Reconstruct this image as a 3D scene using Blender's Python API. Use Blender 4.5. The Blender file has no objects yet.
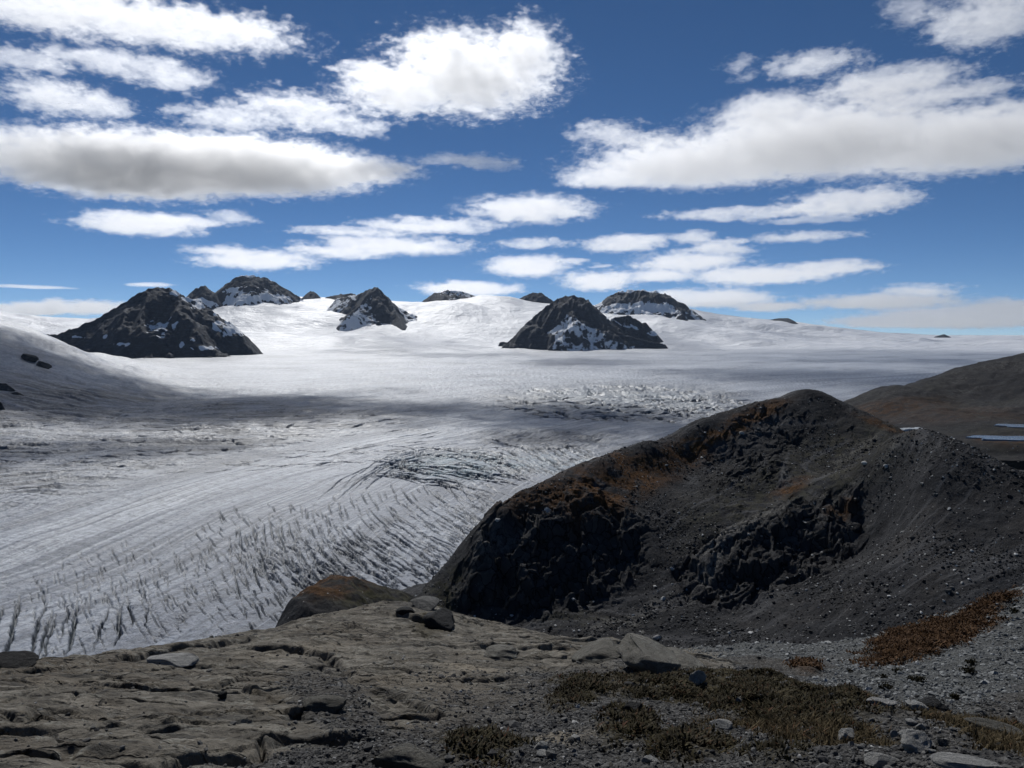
import bpy, bmesh, math, random
import numpy as np
from mathutils import Vector

S = bpy.context.scene
COL = S.collection
R = math.radians
rng = np.random.default_rng(7)
random.seed(7)

# ------------------------------------------------------------------ camera
HFOV, PITCH = 65.0, -3.0
F = 512 / math.tan(R(HFOV / 2))
cp, sp = math.cos(R(PITCH)), math.sin(R(PITCH))

def ray(px, py):
    """direction of a photo pixel with its horizontal length set to 1"""
    cx, cy = (px - 512) / F, (384 - py) / F
    d = np.array([cx, cp - sp * cy, sp + cp * cy])
    return d / math.hypot(d[0], d[1])

def at(px, py, dist):
    return ray(px, py) * dist

def project(P):
    """world points -> photo pixels"""
    P = np.asarray(P, float)
    dep = P[..., 1] * cp + P[..., 2] * sp
    up = -P[..., 1] * sp + P[..., 2] * cp
    return 512 + F * P[..., 0] / dep, 384 - F * up / dep

cam = bpy.data.cameras.new('camera')
cam.sensor_width = 36.0
cam.lens = 18.0 / math.tan(R(HFOV / 2))
cam.clip_start, cam.clip_end = 0.1, 200000.0
cam_ob = bpy.data.objects.new('camera', cam)
cam_ob.rotation_euler = (R(90 + PITCH), 0, 0)
COL.objects.link(cam_ob)
S.camera = cam_ob

# ------------------------------------------------------------------ light
SUN_EL, SUN_AZ = 43.0, -14.0          # azimuth from +Y, positive to the right
w = bpy.data.worlds.new('World'); S.world = w; w.use_nodes = True
nt = w.node_tree; nt.nodes.clear()
sky = nt.nodes.new('ShaderNodeTexSky'); sky.sky_type = 'NISHITA'
sky.sun_disc = False
sky.sun_elevation = R(SUN_EL); sky.sun_rotation = R(SUN_AZ)
sky.altitude = 8000; sky.air_density = 1.0; sky.dust_density = 0.0; sky.ozone_density = 1.2
bg = nt.nodes.new('ShaderNodeBackground'); bg.inputs[1].default_value = 0.082
out = nt.nodes.new('ShaderNodeOutputWorld')
hs = nt.nodes.new('ShaderNodeHueSaturation'); hs.inputs['Saturation'].default_value = 1.18
nt.links.new(sky.outputs[0], hs.inputs['Color']); nt.links.new(hs.outputs[0], bg.inputs[0]); nt.links.new(bg.outputs[0], out.inputs[0])
sun = bpy.data.lights.new('sun', 'SUN'); sun.energy = 4.2; sun.angle = R(0.5); sun.color = (1.0, 0.988, 0.965)
sun_ob = bpy.data.objects.new('sun', sun); COL.objects.link(sun_ob)
sd = Vector((math.sin(R(SUN_AZ)) * math.cos(R(SUN_EL)), math.cos(R(SUN_AZ)) * math.cos(R(SUN_EL)), math.sin(R(SUN_EL))))
sun_ob.rotation_euler = sd.to_track_quat('Z', 'Y').to_euler()
sun_ob.location = sd * 100

S.view_settings.view_transform = 'Standard'; S.view_settings.look = 'None'
S.view_settings.exposure = -0.2; S.view_settings.gamma = 1
S.render.engine = 'CYCLES'
cy = S.cycles
cy.use_denoising = True
try: cy.denoiser = 'OPENIMAGEDENOISE'
except Exception: pass
cy.use_adaptive_sampling = True; cy.adaptive_threshold = 0.03
cy.max_bounces = 6; cy.diffuse_bounces = 3; cy.glossy_bounces = 2; cy.volume_bounces = 3
cy.transparent_max_bounces = 16

# ------------------------------------------------------------------ helpers
def mesh_ob(name, V, Fc, mat=None, smooth=True, parent=None):
    me = bpy.data.meshes.new(name)
    V = np.asarray(V, np.float32); Fc = np.asarray(Fc, np.int32)
    n = Fc.shape[1]
    me.vertices.add(len(V)); me.vertices.foreach_set('co', V.ravel())
    me.loops.add(Fc.size); me.loops.foreach_set('vertex_index', Fc.ravel())
    me.polygons.add(len(Fc)); me.polygons.foreach_set('loop_start', np.arange(0, Fc.size, n, dtype=np.int32))
    me.polygons.foreach_set('use_smooth', np.full(len(Fc), smooth, bool))
    me.update(calc_edges=True)
    if mat: me.materials.append(mat)
    o = bpy.data.objects.new(name, me); COL.objects.link(o)
    if parent: o.parent = parent
    return o

def tag(o, label=None, cat=None, group=None, kind=None):
    if label: o['label'] = label
    if cat: o['category'] = cat
    if group: o['group'] = group
    if kind: o['kind'] = kind
    return o

def grid_faces(nu, nv):
    i = np.arange(nu * nv).reshape(nu, nv)
    return np.stack([i[:-1, :-1], i[1:, :-1], i[1:, 1:], i[:-1, 1:]], -1).reshape(-1, 4)

def attr(o, name, vals):
    a = o.data.attributes.new(name, 'FLOAT', 'POINT')
    a.data.foreach_set('value', np.asarray(vals, np.float32).ravel())

def smooth(a, b, x):
    t = np.clip((x - a) / (b - a), 0, 1); return t * t * (3 - 2 * t)

# vectorised gradient noise
_perm = np.random.default_rng(3).permutation(1024)
_ang = np.random.default_rng(4).uniform(0, 2 * math.pi, 1024)
_gx, _gy = np.cos(_ang), np.sin(_ang)
def noise(x, y, seed=0):
    x = np.asarray(x, float) + seed * 37.17; y = np.asarray(y, float) - seed * 11.73
    xi = np.floor(x).astype(np.int64); yi = np.floor(y).astype(np.int64)
    xf, yf = x - xi, y - yi
    u = xf * xf * xf * (xf * (xf * 6 - 15) + 10); v = yf * yf * yf * (yf * (yf * 6 - 15) + 10)
    def g(ix, iy, fx, fy):
        h = _perm[(_perm[ix & 1023] + iy) & 1023]
        return _gx[h] * fx + _gy[h] * fy
    a = g(xi, yi, xf, yf); b = g(xi + 1, yi, xf - 1, yf)
    c = g(xi, yi + 1, xf, yf - 1); d = g(xi + 1, yi + 1, xf - 1, yf - 1)
    return 1.5 * ((a + u * (b - a)) + v * ((c + u * (d - c)) - (a + u * (b - a))))
def fbm(x, y, octv=5, seed=0, gain=.5, lac=2.03):
    s = 0; a = 1; t = 0
    for k in range(octv):
        s = s + a * noise(x, y, seed + k * 5); t += a; a *= gain
        x = x * lac; y = y * lac
    return s / t * 1.4
def ridged(x, y, octv=5, seed=0, gain=.5):
    s = 0; a = 1; t = 0
    for k in range(octv):
        s = s + a * (1 - np.abs(noise(x, y, seed + k * 5)) * 1.6); t += a; a *= gain
        x = x * 2.03; y = y * 2.03
    return s / t
def cells(x, y, seed=0):
    """Voronoi F1, F2 and the id value of the nearest cell"""
    xi = np.floor(x).astype(np.int64); yi = np.floor(y).astype(np.int64)
    f1 = np.full(x.shape, 9.0); f2 = np.full(x.shape, 9.0); idv = np.zeros(x.shape)
    for dx in (-1, 0, 1):
        for dy in (-1, 0, 1):
            h = _perm[(_perm[(xi + dx + seed * 7) & 1023] + yi + dy) & 1023]
            px = xi + dx + 0.5 + 0.45 * np.cos(_ang[h]); py = yi + dy + 0.5 + 0.45 * np.sin(_ang[(h * 7) & 1023])
            d = np.hypot(x - px, y - py)
            closer = d < f1
            f2 = np.where(closer, f1, np.minimum(f2, d)); idv = np.where(closer, h / 1024.0, idv); f1 = np.where(closer, d, f1)
    return f1, f2, idv

class NT:
    """small node-tree writer"""
    def __init__(s, name):
        s.m = bpy.data.materials.new(name); s.m.use_nodes = True
        s.t = s.m.node_tree; s.t.nodes.clear()
        s.out = s.t.nodes.new('ShaderNodeOutputMaterial')
    def n(s, typ, ins=None, **kw):
        nd = s.t.nodes.new('ShaderNode' + typ)
        for k, v in kw.items(): setattr(nd, k, v)
        for k, v in (ins or {}).items(): s.put(nd.inputs[k], v)
        return nd
    def put(s, sock, v):
        if hasattr(v, 'is_output'): s.t.links.new(v, sock)
        elif hasattr(v, 'outputs'): s.t.links.new(v.outputs[0], sock)
        else:
            if isinstance(v, (tuple, list)) and len(v) == 3 and sock.type == 'RGBA': v = (*v, 1)
            sock.default_value = v
    def math(s, op, a, b=0.0, c=None, clamp=False):
        nd = s.n('Math', operation=op, use_clamp=clamp)
        s.put(nd.inputs[0], a); s.put(nd.inputs[1], b)
        if c is not None: s.put(nd.inputs[2], c)
        return nd.outputs[0]
    def mix(s, f, a, b, mode='MIX'):
        nd = s.n('Mix', data_type='RGBA', blend_type=mode)
        s.put(nd.inputs[0], f); s.put(nd.inputs[6], a); s.put(nd.inputs[7], b)
        return nd.outputs[2]
    def ramp(s, f, stops, interp='LINEAR'):
        nd = s.n('ValToRGB'); cr = nd.color_ramp; cr.interpolation = interp
        while len(cr.elements) < len(stops): cr.elements.new(0.5)
        for e, (p, c) in zip(cr.elements, stops):
            e.position = p; e.color = (c, c, c, 1) if not isinstance(c, (tuple, list)) else (*c, 1)
        s.put(nd.inputs[0], f); return nd.outputs[0]
    def maprange(s, v, a, b, c=0.0, d=1.0, typ='SMOOTHSTEP'):
        nd = s.n('MapRange', interpolation_type=typ)
        for i, q in enumerate((v, a, b, c, d)): s.put(nd.inputs[i], q)
        return nd.outputs[0]
    def noise(s, vec, scale, detail=5, rough=.55, dist=0.0, typ=None):
        nd = s.n('TexNoise')
        if typ: nd.noise_type = typ
        s.put(nd.inputs['Vector'], vec); nd.inputs['Scale'].default_value = scale
        nd.inputs['Detail'].default_value = detail; nd.inputs['Roughness'].default_value = rough; nd.inputs['Distortion'].default_value = dist
        return nd.outputs[0]
    def attr(s, name):
        nd = s.n('Attribute'); nd.attribute_name = name; return nd.outputs['Fac']
    def pos(s): return s.n('NewGeometry').outputs['Position']
    def scaled(s, vec, sc, loc=(0, 0, 0), rot=(0, 0, 0)):
        return s.n('Mapping', {'Vector': vec, 'Scale': sc, 'Location': loc, 'Rotation': rot}).outputs[0]
    def surf(s, color, rough=.8, bump=None, spec=.3, **kw):
        b = s.n('BsdfPrincipled', {'Base Color': color, 'Roughness': rough, 'Specular IOR Level': spec})
        for k, v in kw.items(): s.put(b.inputs[k], v)
        if bump is not None: s.put(b.inputs['Normal'], bump)
        s.t.links.new(b.outputs[0], s.out.inputs[0]); return s.m
    def bump(s, h, strength=.5, dist=1.0, normal=None):
        nd = s.n('Bump', {'Height': h, 'Strength': strength, 'Distance': dist})
        if normal is not None: s.put(nd.inputs['Normal'], normal)
        return nd.outputs[0]
# ------------------------------------------------------------------ clouds
# each cloud: label, base height, lobes of (px, py, half width, half height) seen from the overlook, density, wispiness
CLOUDS = [
 ('long white cloud bank across the top left corner of the sky', 1254, [(130,20,150,24),(215,30,85,20),(40,10,70,22)], 1.0, 1.0),
 ('ragged white cloud hanging right under the top left cloud bank', 1254, [(120,64,74,15),(172,76,38,15),(80,56,36,10)], .8, 1.1),
 ('small round white cloud at the left edge under the long bank', 1254, [(28,60,38,12)], .8, 1.0),
 ('puffy white cloud just above the big grey lens cloud', 1221, [(52,96,46,17),(92,104,34,15)], .9, 1.2),
 ('large bright billowing cloud in the upper middle of the sky', 1254, [(470,78,88,42),(525,58,38,34),(400,92,62,27),(365,72,40,14),(440,50,50,20)], 1.1, 1.2),
 ('broken white cloud trailing left from the billowing cloud', 1240, [(300,112,70,20),(230,118,60,14),(345,125,50,12)], .8, 1.3),
 ('big lens shaped cloud with a dark grey belly', 760, [(125,168,140,35),(240,168,146,32),(340,170,88,17)], 1.9, .65),
 ('thin white cloud just off the tip of the grey lens cloud', 760, [(460,160,58,8),(490,165,36,6)], .7, 1.0),
 ('tiny cloud scrap left of the small oval high cloud', 1250, [(735,66,22,8),(748,78,18,6)], .4, 1.5),
 ('small low cloud puff right of the middle rock peak', 1000, [(575,262,20,4),(600,266,18,3)], .9, 1.1),
 ('oval white cloud alone under the grey lens cloud', 990, [(140,224,66,13),(175,222,50,9)], 1.1, .8),
 ('small wisp of cloud touching the end of the oval cloud', 990, [(228,218,28,8)], .6, 1.3),
 ('long cloud streak in the middle with a thick right end', 1023, [(530,210,75,17),(430,226,85,10),(350,231,70,6)], 1.1, .9),
 ('flat white cloud streak below the thick ended streak', 957, [(390,246,95,12),(340,252,60,8)], 1.0, .9),
 ('flat cloud touching the left snowy summit', 924, [(258,261,62,11),(225,252,40,7)], 1.0, 1.0),
 ('small lens cloud low over the middle of the snowfield', 1080, [(527,267,50,13)], 1.0, .8),
 ('small thin cloud between the two middle streaks', 990, [(532,243,42,7)], .8, 1.0),
 ('short flat cloud left of the low cloud group on the right', 990, [(622,244,52,10),(640,240,35,8)], 1.0, .9),
 ('huge grey white cloud sheet across the right of the sky', 1122, [(700,165,135,28),(820,145,150,40),(970,142,150,34),(610,178,60,13),(770,112,55,22)], 1.15, .75),
 ('ragged cloud tuft at the upper left shoulder of the huge sheet', 1122, [(610,135,42,14),(645,142,40,12)], .7, 1.3),
 ('small oval cloud high above the huge cloud sheet', 1254, [(815,64,46,15)], .85, 1.1),
 ('long domed cloud resting on top of the huge sheet', 1188, [(890,84,75,19),(950,93,75,11)], 1.0, .9),
 ('soft white cloud in the top right corner of the sky', 1287, [(990,18,52,27)], .85, 1.2),
 ('faint small wisp beside the top right corner cloud', 1287, [(912,10,26,15)], .45, 1.4),
 ('thin straight cloud streak right below the huge sheet', 990, [(735,214,85,8),(790,210,60,7)], 1.0, .9),
 ('bright pointed cloud at the right end of the thin streak', 990, [(845,203,66,14),(880,198,36,12)], 1.0, 1.0),
 ('narrow cloud blade under the bright pointed cloud', 957, [(808,220,60,5)], .8, .8),
 ('narrow cloud blade just above the low cloud group', 924, [(800,237,62,7)], .8, .9),
 ('broad low cloud group above the right nunatak', 1080, [(690,262,66,11),(760,276,84,10),(828,268,54,8),(660,275,46,8),(715,250,42,7)], 1.1, 1.0),
 ('small bright puff on the upper left of the low cloud group', 1104, [(695,237,24,8),(722,244,26,7)], .9, 1.1),
 ('white cloud sitting low behind the snow dome', 1040, [(715,299,62,10),(670,295,34,8),(770,307,44,6)], 1.1, 1.0),
 ('small white cloud low between the two nunataks', 1040, [(598,282,42,12)], 1.0, 1.1),
 ('flat bright cloud low over the middle rock peak', 1000, [(468,289,62,9)], 1.1, .8),
 ('thin cloud wedge low in the sky on the right', 1040, [(880,302,75,9),(920,290,40,6)], .9, 1.0),
 ('pale hazy cloud bank on the horizon at the right edge', 1040, [(965,318,95,15),(1010,308,60,12),(890,322,60,9)], .8, .9),
 ('heaped grey white cloud on the horizon at the left edge', 1000, [(36,309,30,10),(12,312,28,8),(52,305,14,10)], 1.6, 1.0),
 ('white cloud on the horizon beside the dark left mountain', 1000, [(92,308,42,9)], 1.1, 1.1),
 ('thin level streak of cloud low at the left edge', 1000, [(30,287,42,2.6)], .9, .4),
 ('thin level streak of cloud touching the dark left mountain', 1000, [(150,285,26,3.0)], .9, .5),
]
CLOUD_SIG = 0.02
def make_cloud(i, label, H, lobes, dens, wisp):
    nt = NT('cloud_vapour_%02d' % i)
    pos = nt.pos()
    L = []
    for (px, py, hu, hv) in lobes:
        d = ray(px, py); rr = H / d[2]
        e = math.atan(d[2]); Rn = rr / math.cos(e)
        a = hu * Rn / F
        c = max(0.62 * hv * Rn / F, 25.0); b = 0.78 * hv * Rn / F / max(math.sin(e), .05)
        b = min(b, 2.2 * a + 3 * c)
        L.append((d * rr, math.atan2(d[1], d[0]) - math.pi / 2, (a, b, c)))
    ctr = sum(l[0] for l in L) / len(L)
    Rr = np.linalg.norm(ctr); u = Rr / F              # metres per pixel there
    # one warp for the whole cloud, then the lobes, joined softly
    f = None
    wn = nt.n('TexNoise', {'Vector': pos, 'Scale': 1 / (38 * u), 'Detail': 2.0, 'Roughness': .5}).outputs['Color']
    wv = nt.n('VectorMath', {0: wn, 1: (.5, .5, .5)}, operation='SUBTRACT').outputs[0]
    wv = nt.n('VectorMath', {0: wv, 1: (26 * u * wisp, 26 * u * wisp, 9 * u * wisp)}, operation='MULTIPLY').outputs[0]
    pw = nt.n('VectorMath', {0: pos, 1: wv}, operation='ADD').outputs[0]
    for (c0, rot, (a, b, c)) in L:
        mp = nt.n('Mapping', {'Vector': pw, 'Location': tuple(c0), 'Rotation': (0, 0, rot), 'Scale': (a, b, c)}, vector_type='TEXTURE').outputs[0]
        ln = nt.n('VectorMath', {0: mp}, operation='LENGTH').outputs['Value']
        ln = nt.math('SUBTRACT', 1.0, ln)
        f = ln if f is None else nt.math('SMOOTH_MAX', f, ln, .22)
    st = nt.scaled(pos, (1, 1, 2.2))
    n1 = nt.noise(st, 1 / (15 * u), 6, .62)
    n1 = nt.math('MULTIPLY', nt.math('SUBTRACT', n1, .52), 2.3 * wisp)
    n2 = nt.math('MULTIPLY', nt.math('SUBTRACT', nt.noise(st, 1 / (4.5 * u), 5, .65), .52), 1.1 * wisp)
    f = nt.math('ADD', nt.math('ADD', f, n1), nt.math('SUBTRACT', n2, .08))
    dn = nt.maprange(f, 0.0, .30, 0.0, 1.0, 'LINEAR')
    dn = nt.math('MULTIPLY', nt.math('POWER', dn, 1.35), CLOUD_SIG * dens * 1500 / Rr * 1.1)
    vs = nt.n('VolumeScatter', {'Color': (.998, .998, .999), 'Density': dn, 'Anisotropy': .6})
    nt.t.links.new(vs.outputs[0], nt.out.inputs[1])
    nt.m.cycles.volume_step_rate = 0.5
    # closed hull round the lobes
    bm = bmesh.new()
    for (c0, rot, (a, b, c)) in L:
        g = bmesh.ops.create_icosphere(bm, subdivisions=3, radius=1.0)
        k = 1.0 + .30 * wisp
        cr, sr = math.cos(rot), math.sin(rot)
        for v in g['verts']:
            x, y, z = v.co.x * a * k, v.co.y * b * k, v.co.z * c * k * 1.05
            v.co = (cr * x - sr * y + c0[0] - ctr[0], sr * x + cr * y + c0[1] - ctr[1], z + c0[2] - ctr[2])
    me = bpy.data.meshes.new('cloud'); bm.to_mesh(me); bm.free()
    o = bpy.data.objects.new('cloud', me); COL.objects.link(o); o.location = ctr
    if len(L) > 1:
        md = o.modifiers.new('hull', 'REMESH'); md.mode = 'VOXEL'; md.voxel_size = max(min(l[2]) for l in L) * .35
        dg = bpy.context.evaluated_depsgraph_get(); ev = o.evaluated_get(dg)
        m2 = bpy.data.meshes.new_from_object(ev); o.modifiers.clear(); o.data = m2; bpy.data.meshes.remove(me); me = m2
        me.name = 'cloud'
    me.materials.clear(); me.materials.append(nt.m)
    tag(o, label, 'cloud', 'fair weather clouds')
    return o
for i, args in enumerate(CLOUDS):
    make_cloud(i, *args)
# ------------------------------------------------------------------ glacier and icefield
RB = np.array([0, 300, 500, 900, 2000, 3000, 4500, 6000, 8000, 12000, 16000, 24000, 60000.])
ZB = np.array([-300, -275, -266, -256, -236, -206, -152, -98, -40, 62, 100, 40, -400.])
# skyline of the snowfield (photo column -> row) about 10.5 km away
SKX = np.array([-500, -150, 0, 40, 90, 150, 200, 235, 262, 300, 340, 372, 420, 455, 482, 510, 540, 575, 620, 660, 690, 720, 760, 800, 840, 880, 940, 1030, 1500.])
SKY_ = np.array([318, 313, 312, 317, 319, 312, 303, 298, 296, 297, 298, 300, 302, 298, 295, 297, 303, 306, 304, 303, 309, 315, 319, 323, 329, 334, 338, 338, 340.])
RR = 10500.0
def ice_height(x, y, detail=True):
    r = np.hypot(x, y); px = 512 + F * x / np.maximum(y, 1.0) / 1.0
    z = np.interp(r, RB, ZB)
    zr = RR * (ray_slope(px, np.interp(px, SKX, SKY_)))
    t = smooth(6300, RR, r + 500 * fbm(x / 1500, y / 1500, 3, 91)); t = t * (.72 + .28 * t)
    fall = 1 - .5 * smooth(RR * 1.02, RR * 1.6, r)
    up = np.maximum(zr - np.interp(RR, RB, ZB), 0) * fall
    und = (fbm(x / 900, y / 700, 4, 92) * 60 + 16 * ridged(x / 420, y / 330, 3, 95)) * t * smooth(16000, 10500, r)
    und = und * smooth(0, .5, 1 - np.abs(2 * t - 1) * .85)
    z = z + up * t + und
    # ice ridge that comes in from the left in front of the dark mountain
    e = smooth(215, -20, px + 25 * fbm(x / 400, y / 500, 3, 93))
    z = z + 262 * (e * (.55 + .45 * e) + .9 * smooth(0, -300, px)) * smooth(2000, 4100, r) * (1 - smooth(4250, 5600, r))
    z = z + 5 * fbm(x / 300, y / 260, 3, 94)
    return z
def ray_slope(px, py):
    cx, cy = (px - 512) / F, (384 - py) / F
    return (sp + cp * cy) / np.hypot(cx, cp - sp * cy)
# table: where the sight line of a photo pixel meets the ice
_lx = np.linspace(-420, 1140, 157); _ly = np.linspace(352, 720, 369); _lr = np.geomspace(300, 9000, 500)
_tab = np.zeros((len(_ly), len(_lx)))
for _i, _u in enumerate(_lx):
    _d = ray(_u, 400)
    _zz = ice_height(_d[0] * _lr, _d[1] * _lr)
    _sl = np.maximum.accumulate(_zz / _lr)
    _tab[:, _i] = np.interp(ray_slope(_u, _ly), _sl + np.arange(len(_sl)) * 1e-9, _lr)
def on_ice(px, py):
    i = np.clip((px + 420) / 10, 0, 155.99); j = np.clip(py - 352, 0, 367.99)
    a, b = int(i), int(j); fu, fv = i - a, j - b
    D = (_tab[b, a] * (1 - fu) + _tab[b, a + 1] * fu) * (1 - fv) + (_tab[b + 1, a] * (1 - fu) + _tab[b + 1, a + 1] * fu) * fv
    return ray(px, py)[:2] * D

na = 1250
az = np.linspace(R(-40), R(39), na)
rr = np.concatenate([np.geomspace(430, 3000, 1000), np.geomspace(3000, 21000, 330)[1:]])
A, RAD = np.meshgrid(az, rr)                       # rows = distance
X, Y = np.sin(A) * RAD, np.cos(A) * RAD
Z = ice_height(X, Y)
PX, PY = project(np.stack([X, Y, Z], -1))
# flow coordinates: distance q from, and length s along, the bright medial band
fl = np.array([on_ice(*p) for p in [(-260, 640), (0, 560), (130, 510), (260, 470), (380, 442), (500, 421), (640, 402), (800, 385), (1010, 371)]])
fl = np.vstack([fl, fl[-1] + (fl[-1] - fl[-2]) * 3])
q = np.full(X.shape, 1e9); s_ = np.zeros(X.shape); acc = 0
for a, b in zip(fl[:-1], fl[1:]):
    d = b - a; L = np.hypot(*d); t = np.clip(((X - a[0]) * d[0] + (Y - a[1]) * d[1]) / L ** 2, 0, 1)
    dx, dy = X - a[0] - t * d[0], Y - a[1] - t * d[1]; dist = np.hypot(dx, dy)
    sg = np.sign(d[0] * (Y - a[1]) - d[1] * (X - a[0]))
    m = dist < np.abs(q); q = np.where(m, dist * sg, q); s_ = np.where(m, acc + t * L, s_); acc += L
near = 1 - smooth(3500, 6500, RAD)
# wave ridges lying across the view on the far side of the band
def zone(cx, cy, hx, hy, soft=.6):
    d = np.hypot((PX - cx) / hx, (PY - cy) / hy); return 1 - smooth(1 - soft, 1 + soft * .3, d)
wv = smooth(60, 260, q) * near
wx = X * .97 + Y * .22; wy = Y * .97 - X * .22
w1 = ridged(wx / 330 + .6 * fbm(X / 300, Y / 300, 2, 7), wy / 52 + .8 * fbm(X / 240, Y / 240, 3, 8), 3, 20)
zw = np.clip(zone(170, 440, 330, 55) + zone(60, 440, 260, 70) + .8 * zone(610, 402, 140, 22), 0, 1)
patch = smooth(-.6, .25, fbm(X / 420, Y / 520, 4, 12))
Z = Z + wv * (w1 - .55) * (10.0 * zw * (.45 + .55 * patch) + 2.6) * smooth(430, 900, RAD)
# broken ice by the shoulder of the moraine
br = np.clip(zone(620, 403, 130, 22) + zone(700, 405, 70, 20) + zone(545, 440, 90, 14), 0, 1) * near
Z = Z + br * (ridged(X / 170 + .5 * fbm(X / 200, Y / 200, 2, 32), Y / 85, 4, 31) - .6) * 15
# streaks along the flow, left by melt
Z = Z + near * fbm(q / 16, s_ / 260, 3, 40) * 1.2 + near * fbm(X / 9, Y / 9, 2, 41) * .35
CREV = np.zeros(X.shape)
def crevasse(pts, width, depth):
    """a curved open crack through world points"""
    P = np.asarray(pts, float)
    rmin, rmax = np.hypot(P[:, 0], P[:, 1]).min() - 3 * width, np.hypot(P[:, 0], P[:, 1]).max() + 3 * width
    an = np.arctan2(P[:, 0], P[:, 1]); aw = 3 * width / max(rmin, 1)
    j0, j1 = np.searchsorted(rr, [rmin, rmax]); i0, i1 = np.searchsorted(az, [an.min() - aw, an.max() + aw])
    if j1 - j0 < 1 or i1 - i0 < 1: return
    sx, sy = X[j0:j1, i0:i1], Y[j0:j1, i0:i1]
    best = np.full(sx.shape, 1e9); tt = np.zeros(sx.shape); n = len(P) - 1
    for k in range(n):
        d = P[k + 1] - P[k]; L2 = max(d @ d, 1e-6)
        t = np.clip(((sx - P[k, 0]) * d[0] + (sy - P[k, 1]) * d[1]) / L2, 0, 1)
        ds = np.hypot(sx - P[k, 0] - t * d[0], sy - P[k, 1] - t * d[1])
        m = ds < best; best = np.where(m, ds, best); tt = np.where(m, (k + t) / n, tt)
    wl = .62 * width * (.25 + .75 * np.sin(np.pi * np.clip(tt, .02, .98))) * (1 + .5 * noise(sx / (2.2 * width), sy / (2.2 * width), 5))
    prof = np.clip(1 - (best / np.maximum(wl, .3)) ** 2, 0, 1) ** .6 * np.sin(np.pi * np.clip(tt, .04, .96)) ** .5
    CREV[j0:j1, i0:i1] = np.maximum(CREV[j0:j1, i0:i1], prof * depth)
def px_crack(p0, p1, bend=0.0, width=2.5, depth=7, jit=1.0, n=6):
    p0, p1 = np.array(p0, float), np.array(p1, float); d = p1 - p0; nrm = np.array([-d[1], d[0]])
    pts = []
    for k in range(n):
        t = k / (n - 1)
        p = p0 + d * t + nrm * bend * 4 * t * (1 - t) + rng.normal(0, jit, 2) * (.8, .45)
        pts.append(on_ice(*p))
    crevasse(pts, width, depth)
U = rng.uniform
# long radial cracks at the near edge
for (x0, y0, x1, y1, wd) in [(2, 668, 18, 600, 3.4), (28, 664, 46, 603, 3.0), (36, 662, 52, 610, 2.4), (45, 660, 56, 615, 2.2), (66, 658, 78, 600, 3.6),
                             (60, 640, 72, 602, 1.6), (94, 650, 111, 607, 2.2), (116, 646, 122, 602, 3.2), (-14, 650, 4, 606, 3), (134, 625, 128, 598, 1.5),
                             (10, 640, 20, 596, 1.6), (146, 628, 148, 604, 1.2), (-30, 690, -20, 610, 3)]:
    px_crack((x0, y0), (x1, y1), U(-.06, .06), wd, 9, 1.6, 8)
    for _ in range(3):
        t = U(.1, .9); bx, by = x0 + (x1 - x0) * t, y0 + (y1 - y0) * t
        px_crack((bx, by), (bx + U(-9, 9), by - U(2, 8)), 0, U(.7, 1.3), 3, .8, 4)
# en echelon field in front of the moraine spur: short cracks that turn with the ice
CURVES = []
def field(n, cx, cy, hx, hy, ang, length, width, depth, bend=0):
    for _ in range(n):
        a, b = U(0, 2 * math.pi), math.sqrt(U(0, 1))
        x, y = cx + hx * b * math.cos(a), cy + hy * b * math.sin(a)
        th = R(ang(x, y) + U(-9, 9)); L = U(*length) * .5
        dx, dy = math.cos(th) * L, math.sin(th) * L
        px_crack((x - dx, y - dy), (x + dx, y + dy), bend * U(.4, 1.4), U(*width), U(*depth), .5, 5)
def rows(n, start, run, gaps, width, depth):
    """long curved cracks in step, broken into dashes"""
    for k in range(n):
        f_ = k / (n - 1); x0, y0 = start(f_); x0 += U(-2, 2); y0 += U(-7, 7); t0 = U(0, .15); ph = U(-3, 3)
        while t0 < 1:
            t1 = t0 + U(.08, .34); px_ = [(x0 + run(t, f_)[0] + ph * t, y0 + run(t, f_)[1]) for t in np.linspace(t0, min(t1, 1.05), 6)]
            crevasse([on_ice(u_ + rng.normal(0, .35), v_ + rng.normal(0, .25)) for u_, v_ in px_], U(*width), U(*depth))
            t0 = t1 + U(.01, gaps)
rows(46, lambda f_: (228 + 250 * f_, 527 - 52 * math.sin(1.35 * f_ + .25) + 8), lambda t, f_: (6 * t + (18 + 95 * f_) * t * t, (100 - 62 * f_) * t), .14, (1.0, 2.3), (4, 8))
rows(90, lambda f_: (30 + 300 * f_, 588 - 62 * f_ + U(-16, 16)), lambda t, f_: (4 * t + (10 + 30 * f_) * t * t, 62 * t), .5, (.6, 1.2), (3, 5))
rows(40, lambda f_: (250 + 230 * f_, 500 + 30 * (1 - f_) + U(-16, 16)), lambda t, f_: (14 * t + (30 + 60 * f_) * t * t, (80 - 40 * f_) * t), .10, (.7, 1.5), (4, 7))
rows(26, lambda f_: (330 + 130 * f_, 545 - 40 * f_), lambda t, f_: (70 * t, 36 * t + 12 * t * t), .12, (1.2, 2.8), (4, 9))
rows(22, lambda f_: (255 + 120 * f_, 556 + 14 * f_), lambda t, f_: (62 * t, 44 * t), .16, (1.0, 2.6), (4, 8))
field(150, 350, 566, 95, 28, lambda x, y: 30, (5, 18), (1.2, 3.2), (4, 9), .03)
field(110, 270, 540, 80, 36, lambda x, y: 58, (6, 18), (.8, 1.8), (3, 6), .08)
field(90, 150, 575, 120, 36, lambda x, y: 62, (5, 16), (.7, 1.4), (2, 5), .08)
field(90, 120, 590, 150, 50, lambda x, y: -22, (6, 20), (.5, 1.1), (2, 3), .08)
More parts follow.
